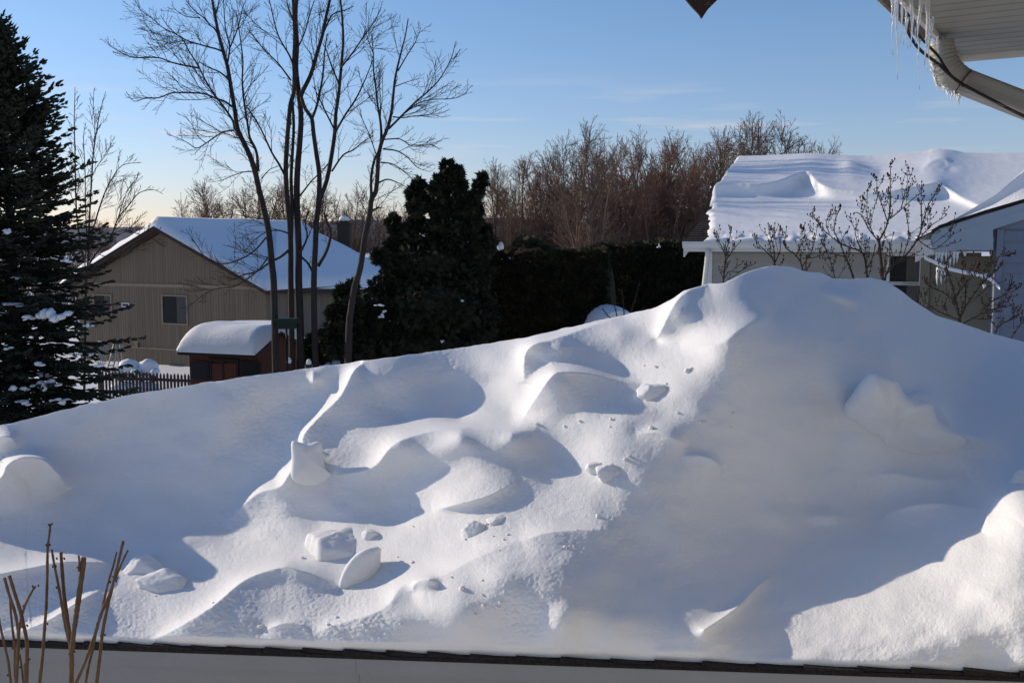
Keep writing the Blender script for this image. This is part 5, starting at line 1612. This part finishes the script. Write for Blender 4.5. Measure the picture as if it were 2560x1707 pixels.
def hedge(label, x0, x1, top, Y, seed, n, bottom=1010):
    rng = random.Random(seed); k = Y / F
    b = at((x0 + x1) / 2, 800, Y); gz = ground_z(b.x, b.y)
    t = thing('hedge', Vector((b.x, b.y, gz)), label, 'hedge')
    mb = MB(); zt = at(x0, top, Y).z; X0 = at(x0, top, Y).x; X1 = at(x1, top, Y).x
    # solid heart, then sprays all over it
    hb = MB()
    R_, C__ = 10, 40
    for i in range(n):
        face = rng.random()
        x = rng.uniform(X0, X1); z = rng.uniform(gz, zt)
        nx = .32 * noise.noise(Vector((x * 1.1, z * .45, seed)))
        if face < .72: p = Vector((x, Y - .75 + nx, z)); d = Vector((rng.gauss(0, .4), -1, .5 + rng.gauss(0, .4)))
        elif face < .9: p = Vector((x, Y + rng.uniform(-.7, .7), zt + nx * .6 + .34 * noise.noise(Vector((x * .9, 1, seed))) + .16 * noise.noise(Vector((x * 2.7, 1, seed))))); d = Vector((rng.gauss(0, .3), rng.gauss(0, .3), 1))
        else:
            sx = rng.random() < .5; p = Vector((X0 + nx * .5 if sx else X1 + nx * .5, Y + rng.uniform(-.7, .7), z)); d = Vector((-1 if sx else 1, rng.gauss(0, .4), .5))
        spray(mb, p, d.normalized(), rng.uniform(.12, .24), rng, 6)
    for i in range(int((X1 - X0) / .45) + 1):
        x = X0 + .25 + i * .45
        if x > X1: break
        hh_ = zt - gz
        mb.blob((x, Y, gz + hh_ * .46), (.5, .62, hh_ * .50), seed + i, .12, 10, 12)
    mb.build('crown', M_HEDGE, t)
    mb = MB()
    for i in range(int((X1 - X0) / .9) + 1): mb.tube([(X0 + .3 + i * .9, Y, gz - .2), (X0 + .3 + i * .9, Y, gz + 1)], .05, 5)
    mb.build('trunk', M_BARK, t)
    return t
hedge('tall near-black clipped hedge to the right of the cedar', 1170, 1512, 632, 29.0, 4, 9500)
hedge('second dark hedge running behind the drift to the white house', 1500, 1800, 618, 31.5, 5, 8000)
for i, (x, y, w, h) in enumerate(((955,792,14,10),(960,778,10,8),(1155,750,9,7),(1105,852,9,7),(948,764,24,6),(1648,616,8,10))):
    snowlump(x, y, 24.6 if i < 5 else 28.2, w, h, 'little fleck of snow caught in the dark evergreens', 60 + i, 'flecks of snow in the cedar and hedges')

# ================================================================ budded shrubs before the white house
Z7 = lambda u, v: (1660 + u / 2.613, 340 + v / 2.613)
def budded(label, limbs, Y, seed, extra=0, step=.15, tl=.55):
    rng = random.Random(seed); tr = MB(); bd = MB(); lows = []
    def bud(p, s=1.0):
        tr.blob(p, (.0095 * s, .0095 * s, .015 * s), int(p.x * 100), .2, 5, 4)
    for pts, r0, r1, sl in limbs:
        P_ = [np.array(Z7(*p), float) for p in pts]
        Q = [2 * P_[0] - P_[1]] + P_ + [2 * P_[-1] - P_[-2]]; fine = []
        for i in range(1, len(Q) - 2):
            a, b, c, d = Q[i - 1:i + 3]
            for k in range(4):
                t = k / 4; fine.append(.5 * (2 * b + (c - a) * t + (2 * a - 5 * b + 4 * c - d) * t * t + (3 * b - a - 3 * c + d) * t ** 3))
        fine.append(Q[-2]); W3 = []; acc = 0
        for i, f in enumerate(fine):
            if i: acc += np.hypot(*(fine[i] - fine[i - 1]))
            W3.append(at(float(f[0]), float(f[1]), Y + sl * acc * Y / F))
        n = len(W3); rs = [(r0 + (r1 - r0) * i / (n - 1)) * Y / F for i in range(n)]
        rs = [r * .75 for r in rs]; tr.tube(W3, rs, 6); bud(W3[-1] + Vector((0, 0, .015)), 1.3); lows.append(W3[0])
        tot = sum((W3[i + 1] - W3[i]).length for i in range(n - 1)); s = .25 * tot
        while s < tot:
            acc = 0
            for i in range(n - 1):
                l = (W3[i + 1] - W3[i]).length
                if acc + l >= s: break
                acc += l
            p = W3[i].lerp(W3[i + 1], (s - acc) / max(l, 1e-6)); ax = (W3[i + 1] - W3[i]).normalized()
            dd = side_dir(ax, rng, rng.uniform(.5, .9)); L = tl * rng.uniform(.3, 1.1) * (1.2 - s / tot)
            bp = bend_path(p, dd, L, 4, rng, .14, .12)
            tr.tube(bp, [max(.0036, rs[i] * .45 * (1 - .6 * k / 4)) for k in range(5)], 4, caps=False)
            bud(bp[-1] + Vector((0, 0, .012)), 1.15)
            for k in (2, 3):
                for sg in (-1, 1): bud(bp[k] + Vector((sg * .014, 0, .01)), .8)
                if rng.random() < .7:
                    d2 = side_dir((bp[k] - bp[k - 1]).normalized(), rng, .7); b2 = bend_path(bp[k], d2, L * .5, 3, rng, .16, .1)
                    tr.tube(b2, [.0042, .004, .0036, .0032], 3, caps=False); bud(b2[-1] + Vector((0, 0, .01)), 1.1); bud(b2[1] + Vector((.012, 0, .008)), .8)
            for sg in (-1, 1): bud(p + Vector((sg * .016, 0, .01)), .8)
            s += step * rng.uniform(.6, 1.4)
    low = min(lows, key=lambda p: p.z)
    t = thing('budded_shrub', low.copy(), label, 'shrub')
    tr.build('branches', M_TWIG, t)
    return t
budded('largest budded shrub, rising highest before the white house window', [
 ([(1430,1150),(1425,930),(1412,760),(1402,680)], 6, 4, 0), ([(1402,690),(1440,620),(1462,560),(1480,450),(1478,330),(1480,190)], 3.2, 1.2, .2),
 ([(1478,540),(1550,480),(1640,400),(1695,368)], 2.2, 1, -.3), ([(1462,565),(1420,440),(1395,370),(1390,280)], 2, 1, .3), ([(1550,480),(1575,360),(1625,222)], 1.6, .9, .1),
 ([(1402,690),(1340,610),(1290,520),(1250,500),(1240,515)], 2.2, 1, -.2), ([(1370,650),(1330,540),(1326,430),(1330,360)], 1.8, .9, .2),
 ([(1440,1150),(1450,900),(1560,800),(1640,700),(1682,600),(1680,440),(1700,400)], 4.5, 1.2, -.1), ([(1682,600),(1720,470),(1750,410),(1782,358)], 2.2, .9, .2),
 ([(1650,690),(1740,590),(1800,550),(1842,520)], 2, .9, -.3), ([(1560,800),(1600,640),(1580,500),(1600,460)], 1.8, .9, .3), ([(1660,680),(1760,740),(1850,680),(1890,640)], 1.8, .9, -.2),
 ([(1440,920),(1500,840),(1480,720),(1500,640)], 2.2, .9, .2)], 14.0, 3)
budded('wide budded shrub just left of the largest one, before the pale siding', [
 ([(1340,1150),(1325,900),(1300,770),(1220,730),(1150,700),(1050,620),(968,510)], 4, 1, .1), ([(1150,700),(1110,600),(1150,460)], 2, .9, -.2), ([(1080,640),(1060,560),(1100,490)], 1.6, .8, .2),
 ([(1310,800),(1250,640),(1270,560)], 2, .9, .2), ([(1310,900),(1360,800),(1380,720)], 2, 1, -.2), ([(1280,1150),(1230,900),(1180,780),(1160,690),(1210,600)], 3, .9, .2), ([(1180,790),(1080,760),(1030,700)], 1.8, .9, -.1), ([(1150,1100),(1110,900),(1080,800),(1060,760)], 2, .9, 0)], 14.6, 4)
budded('middle budded shrub between the lone twiggy sapling and the wide shrub', [
 ([(900,1100),(905,870),(860,780),(790,720),(800,600)], 3.4, .9, .1), ([(905,850),(960,760),(985,680),(1002,590)], 2.4, .9, -.2), ([(860,790),(900,700),(920,640),(915,610)], 2, .9, .2),
 ([(735,1100),(722,840),(680,770),(620,710),(580,655)], 3, .9, -.1), ([(725,830),(715,720),(690,640),(680,578)], 2.2, .9, .2), ([(725,830),(760,740),(750,640),(758,595)], 1.8, .8, .2), ([(905,800),(1000,790),(1060,750)], 1.8, .8, .1)], 15.0, 5, tl=.45)
budded('lone twiggy sapling before the left corner of the white house', [
 ([(380,1150),(388,950),(400,820),(408,740),(425,690),(436,628)], 3.4, .9, .1), ([(402,780),(360,690),(330,642)], 2, .9, -.2), ([(400,820),(455,740),(500,690)], 1.8, .9, .2), ([(390,930),(430,885),(490,890),(540,850)], 2, .8, .1)], 15.2, 6, tl=.4)
budded('dense tangled shrub before the grey-blue gable wall at the right edge', [
 ([(1930,1350),(1930,1200),(1900,1050),(1860,900),(1830,800)], 4, 1, 0), ([(1930,1200),(1990,1080),(2080,960),(2140,900),(2200,850)], 3, .9, -.2), ([(1900,1080),(1820,1020),(1730,980),(1700,940)], 2.4, .9, .2),
 ([(1930,1200),(1800,1150),(1700,1080),(1680,1040)], 2.2, .9, -.2), ([(1960,1140),(1970,1000),(1950,880),(1960,800)], 2.4, .9, .2), ([(1940,1230),(2060,1170),(2160,1130),(2260,1110)], 2.6, .9, .1), ([(2060,1170),(2140,1080),(2230,1040),(2300,1000)], 2, .9, -.2),
 ([(2150,1350),(2180,1250),(2260,1200),(2340,1150)], 2.6, .9, 0), ([(2080,960),(2100,860),(2160,800),(2260,775)], 1.8, .8, .2), ([(1900,1050),(1980,950),(2040,900),(2050,830)], 2, .9, .1), ([(2180,1260),(2120,1180),(2100,1100)], 2, .9, .2), ([(2260,1330),(2330,1230),(2400,1190)], 2.2, .9, 0)], 12.6, 7, step=.09, tl=.45)
# saplings near the vaulted shelter
mb = MB(); rng = random.Random(3)
for pl in ([(1560,860),(1545,800),(1530,740),(1525,690)], [(1560,860),(1575,790),(1590,740),(1600,700)], [(1560,860),(1560,780),(1555,720)], [(1545,810),(1520,790),(1505,770)], [(1575,800),(1600,780),(1615,765)]):
    path = [at(x, y, 24.0) for x, y in pl]; mb.tube(path, [.02, .014, .01, .007][:len(path)], 4); twigs(mb, path, .014, .006, rng, 1, .2, .5, .2)
tag(settle(mb.build('sapling', M_TWIG)), 'thin leafless sapling before the small vaulted shelter', 'sapling')
# ================================================================ the eave overhead at the upper right
dE = Vector((.526, .850, 0)); rE = Vector((.850, -.526, 0))     # along the eave away from us; across to its wall
EC = at(2390, 145, 3.2)                                          # far outer corner of the soffit
def ev(s, t, h): return EC - dE * s + rE * t + Vector((0, 0, h)) # s towards us, t inward, h up
eave = thing('house_eave', ev(.9, .3, 0), 'pale soffit and gutter corner of a roof overhead at the upper right', 'eave')
SL = 2.3
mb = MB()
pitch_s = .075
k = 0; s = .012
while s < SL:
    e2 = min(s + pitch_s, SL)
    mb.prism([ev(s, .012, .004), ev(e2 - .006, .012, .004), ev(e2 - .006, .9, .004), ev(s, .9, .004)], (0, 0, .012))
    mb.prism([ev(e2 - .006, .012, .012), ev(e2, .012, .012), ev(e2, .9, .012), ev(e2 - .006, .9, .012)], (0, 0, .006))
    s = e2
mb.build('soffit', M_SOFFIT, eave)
mb = MB()
mb.prism([ev(0, 0, -.012), ev(SL, 0, -.012), ev(SL, .012, -.012), ev(0, .012, -.012)], (0, 0, .17))
mb.prism([ev(-.012, -.0, -.014), ev(0, -.0, -.014), ev(0, .9, -.014), ev(-.012, .9, -.014)], (0, 0, .12))
mb.build('fascia', M_WHITE, eave)
mb = MB(); mb.prism([ev(-.05, -.12, .17), ev(SL, -.12, .17), ev(SL, 1.2, .62), ev(-.05, 1.2, .62)], (0, 0, .03)); mb.build('roof', M_SHINGLE, eave)
# gutter trough
mb = MB()
GS0, GS1 = .26, SL
prof = [(-.004, .12), (-.004, .02), (-.052, .02), (-.060, .05), (-.064, .12), (-.059, .12), (-.050, .026), (-.009, .026), (-.009, .12)]
m = len(prof)
mb.add([ev(GS0, t, h) for t, h in prof] + [ev(GS1, t, h) for t, h in prof], [tuple(range(m))[::-1]] + [(i, (i + 1) % m, m + (i + 1) % m, m + i) for i in range(m)])
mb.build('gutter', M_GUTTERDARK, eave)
mb = MB(); mb.prism([ev(GS0 - .02, -.070, .112), ev(GS1, -.070, .112), ev(GS1, -.070, .127), ev(GS0 - .02, -.070, .127)], rE * .02)
mb.prism([ev(GS0 - .01, -.067, .017), ev(GS1, -.067, .017), ev(GS1, -.067, .115), ev(GS0 - .01, -.067, .115)], rE * .0015)
mb.build('gutter_lip', M_WHITE, eave)
# downspout: outlet, ribbed elbow, sloping pipe
def ep(x, y, Y): return at(x, y, Y)
path = [(2352,104,2.86),(2354,130,2.86),(2360,156,2.86),(2374,180,2.86),(2395,197,2.87),(2420,209,2.88)]
pts = [ep(*p) for p in path]
fine = []
for i in range(len(pts) - 1):
    for k in range(8): fine.append(pts[i].lerp(pts[i + 1], k / 8))
fine.append(pts[-1])
sm = [fine[0]] + [(fine[i - 1] + fine[i] * 2 + fine[i + 1]) / 4 for i in range(1, len(fine) - 1)] + [fine[-1]]
mb = MB(); rads = [.034 + (.0022 if i % 3 == 0 else 0) + .004 * math.sin(math.pi * i / len(sm)) for i in range(len(sm))]
mb.tube(sm, rads, 16); mb.build('elbow', M_ALU, eave)
mb = MB()
p0_, p1_ = ep(2405, 203, 2.87), ep(2700, 318, 2.75)
ax = (p1_ - p0_).normalized(); side = ax.cross(Vector((0, 1, 0))).normalized(); dep = ax.cross(side)
def ring(c, a, b): return [c + side * (a * math.cos(q)) + dep * (b * math.sin(q)) for q in [2 * math.pi * k / 20 for k in range(20)]]
def rr(c, a, b):
    out = []
    for k in range(24):
        q = 2 * math.pi * k / 24; cc, ss = math.cos(q), math.sin(q)
        x = math.copysign(abs(cc) ** .45, cc); y = math.copysign(abs(ss) ** .45, ss)
        g = 1 - .05 * (math.cos(8 * q) > .3)
        out.append(c + side * (a * x * g) + dep * (b * y * g))
    return out
r0, r1 = rr(p0_, .034, .028), rr(p1_, .034, .028)
mb.add(r0 + r1, [tuple(range(24))[::-1], tuple(range(24, 48))] + [(i, (i + 1) % 24, 24 + (i + 1) % 24, 24 + i) for i in range(24)])
mb.build('downspout', M_ALU, eave)
mb = MB(); c = ep(2408, 206, 2.855)
ringp = [c + (side * math.cos(q) * .037 + dep * math.sin(q) * .032) + ax * .006 * math.cos(q) for q in [2 * math.pi * k / 16 for k in range(17)]]
mb.tube(ringp, .0018, 6); mb.build('strap', M_CABLE, eave)
mb = MB(); w0 = ev(.0, .55, -2.6)
mb.prism([ev(-.0, .62, -3), ev(SL, .62, -3), ev(SL, .62, .003), ev(-.0, .62, .003)], rE * .1); mb.build('wall', M_SIDING, eave)

def spline_px(pl, n=8):
    P_ = [np.array(p, float) for p in pl]; P_ = [2 * P_[0] - P_[1]] + P_ + [2 * P_[-1] - P_[-2]]
    out = []
    for i in range(1, len(P_) - 2):
        p0, p1, p2, p3 = P_[i - 1:i + 3]
        for k in range(n):
            t = k / n
            out.append(0.5 * (2 * p1 + (p2 - p0) * t + (2 * p0 - 5 * p1 + 4 * p2 - p3) * t * t + (3 * p1 - p0 - 3 * p2 + p3) * t ** 3))
    out.append(P_[-2])
    return [at(*map(float, q)) for q in out]
mb = MB()
mb.tube(spline_px([(2266,30,2.55),(2267,66,2.62),(2275,90,2.66),(2300,125,2.72),(2345,160,2.78),(2375,188,2.80),(2410,213,2.82),(2480,250,2.79),(2560,291,2.72),(2700,352,2.66)]), .0042, 8)
mb.tube(spline_px([(2272,40,2.58),(2283,72,2.64),(2318,112,2.72),(2345,140,2.77),(2362,168,2.80),(2382,194,2.805),(2410,216,2.82)]), .0038, 8)
tag(settle(mb.build('heat_cable', M_CABLE)), 'black heating cable looping from the gutter down along the downspout', 'cable')

ICE = [(2230,-10,.055,2.28,.0035),(2238,-10,.13,2.30,.004),(2247,-8,.185,2.34,.0045),(2256,0,.10,2.40,.0035),(2264,16,.09,2.45,.003),(2270,44,.075,2.52,.0022),
       (2281,-24,.130,2.40,.0065),(2290,66,.045,2.60,.002),(2302,-34,.125,2.38,.0075),(2300,98,.13,2.66,.003),(2321,106,.075,2.75,.002),
       (2320,-14,.165,2.42,.0075),(2328,44,.105,2.62,.006),(2346,90,.08,2.78,.0035),(2234,-8,.035,2.31,.0025)]
for i, (x, y, L, Y, r) in enumerate(ICE):
    mb = MB(); icicle(mb, at(x, y, Y), L, r, i * 1.7, 8)
    tag(settle(mb.build('icicle', M_ICE)), 'thin clear icicle hanging from the gutter overhead at the upper right', 'icicle', 'icicles on the gutter overhead')
mb = MB(); rnd = random.Random(5)
for k in range(44):
    t = rnd.random()
    x = np.interp(t, [0, .25, .5, .75, 1], [2327, 2332, 2345, 2370, 2398]); y = np.interp(t, [0, .25, .5, .75, 1], [150, 185, 212, 232, 240])
    icicle(mb, at(x + rnd.uniform(-2, 5), y - rnd.uniform(0, 8), 2.83 + rnd.uniform(-.02, .02)), rnd.uniform(.006, .02) * (1.6 if t > .8 else 1), rnd.uniform(.002, .004), k, 5)
tag(settle(mb.build('frost_fringe', M_FROST)), 'fringe of tiny frost icicles under the downspout elbow', 'frost')

# ================================================================ hanging ornament at the top edge
OY = 1.3
outline = [(1755,47),(1748,36),(1741,28),(1730,17),(1713,-3),(1702,-26),(1700,-50),(1712,-78),(1738,-96),(1755,-116),(1772,-96),(1800,-76),(1812,-50),(1810,-26),(1797,-3),(1785,9),(1770,24),(1762,36)]
orn = thing('hanging_ornament', at(1755, 47, OY), 'dark pointed wooden wind-chime sail hanging into the top of the view', 'wind chime')
mb = MB(); pp = [at(x, y, OY) for x, y in outline]
mb.prism(pp, (0, .005, 0)); mb.build('sail', M_ORN, orn)
mb = MB(); tp = at(1755, -100, OY - .001); mb.tube([tp, tp + Vector((0, 0, .5))], .0009, 6); mb.build('cord', M_CORD, orn)
mb = MB()
for x0, y0, x1, y1 in ((1766.5,6,1769,9),(1770,5.6,1774,9),(1758,11.6,1763,12.6),(1764,11.4,1771,12.6),(1772,11.6,1780,12.5)):
    mb.prism([at(x0, y0, OY - .0006), at(x1, y0, OY - .0006), at(x1, y1, OY - .0006), at(x0, y1, OY - .0006)], (0, .0005, 0))
mb.build('marking', M_MARK, orn)

# ================================================================ cut shrub stems in front of the wall
def fs_px(u, v): return (u / 3.672, 1280 + v / 3.672)
STEMS = [
 # points (u, v), radius px at top, at bottom, depth, buds
 ([(-20,900),(0,1030),(40,1210),(75,1370),(100,1568)], 10, 14, 2.0, [(40,1215),(70,1495)]),
 ([(40,600),(85,760),(140,930),(165,1080),(172,1200)], 13, 15, 1.95, []),
 ([(85,580),(140,760),(190,920),(240,1150),(248,1300),(240,1568)], 15, 20, 1.85, [(270,1350),(200,1050)]),
 ([(90,780),(105,980),(130,1200),(136,1300),(140,1568)], 9, 16, 2.05, [(115,1245)]),
 ([(325,680),(300,715),(240,830),(200,950),(175,1100),(165,1300),(150,1568)], 10, 18, 1.9, [(300,680),(352,672),(215,860),(250,1040),(200,1248)]),
 ([(180,1300),(200,1430),(215,1568)], 8, 10, 1.93, [(185,1420)]), ([(222,1388),(226,1568)], 5, 7, 1.92, []),
 ([(462,110),(452,210),(440,300),(435,430),(434,550),(425,850),(412,1020),(392,1300),(362,1568)], 10, 17, 1.75, [(474,108),(448,116),(456,300),(425,300),(432,560),(436,1022)]),
 ([(475,340),(500,490),(540,690),(575,900),(610,1090),(650,1250)], 10, 15, 1.8, [(512,495),(485,498),(518,690),(575,935)]),
 ([(560,365),(562,420),(572,560),(590,780),(620,1000),(648,1200),(656,1330),(654,1568)], 13, 27, 1.78, [(522,425),(590,425),(576,712),(625,1120),(634,1300)]),
 ([(768,415),(745,620),(718,820),(700,950),(680,1080),(662,1260)], 26, 22, 1.77, [(712,825),(688,900),(682,1278)]),
 ([(722,395),(728,460),(724,540)], 9, 9, 1.765, [(714,505)]),
 ([(1130,265),(1095,420),(1060,560),(1030,680),(1000,770),(930,930),(870,1130),(790,1350),(695,1568)], 13, 17, 1.7, [(1130,275),(1040,595),(1075,605),(1065,630),(892,1020)]),
 ([(1070,365),(1040,490),(1000,620),(970,740),(930,930)], 8, 13, 1.72, [(1012,640)]),
 ([(1172,350),(1120,460),(1065,590)], 9, 11, 1.71, []),
 ([(1030,690),(990,850),(945,1080),(915,1330),(900,1450),(885,1568)], 15, 18, 1.73, [(965,1125),(925,1130)]),
 ([(930,930),(890,1060),(850,1260),(810,1420),(785,1568)], 11, 15, 1.74, []),
]
shrub = thing('cut_shrub', at(170, 2300, 1.85), 'leafless shrub of cut-back tan stems standing close at the lower left', 'shrub')
for si, (pts, r0, r1, Y, buds) in enumerate(STEMS):
    mb = MB()
    last = pts[-1]; prev = pts[-2]
    P_ = [fs_px(*p) for p in pts]
    if last[1] >= 1560:
        dx = (P_[-1][0] - P_[-2][0]) / max(1, (P_[-1][1] - P_[-2][1])); P_.append((P_[-1][0] + dx * 300, P_[-1][1] + 300)); P_.append((P_[-1][0] + dx * 100, P_[-1][1] + 500))
    path = spline_px([(x, y, Y) for x, y in P_], 6)
    n = len(path)
    k_ = Y / F / 3.672
    rr_ = []
    for i in range(n):
        t = i / (n - 1); r = (r0 + (r1 - r0) * t) * k_
        r *= 1 + .07 * math.sin(i * 1.9 + si) + .05 * math.sin(i * .7)
        rr_.append(r)
    mb.tube(path, rr_, 9)
    st = mb.build('stem', M_STEM, shrub)
    for bi, (u, v) in enumerate(buds):
        x, y = fs_px(u, v); c = at(x, y, Y - .001); mb = MB()
        R3 = Matrix.Rotation(random.Random(bi + si * 10).uniform(-.8, .8), 3, 'Y')
        mb.blob(c, (9 * k_, 9 * k_, 13 * k_), bi + si, .35, 8, 6, 1.5, M=R3)
        mb.blob(c + Vector((4 * k_, -2 * k_, 8 * k_)), (5 * k_, 5 * k_, 8 * k_), bi + si + 50, .3, 7, 5, 1.5, M=R3)
        mb.build('bud', M_BUD, shrub).parent = st
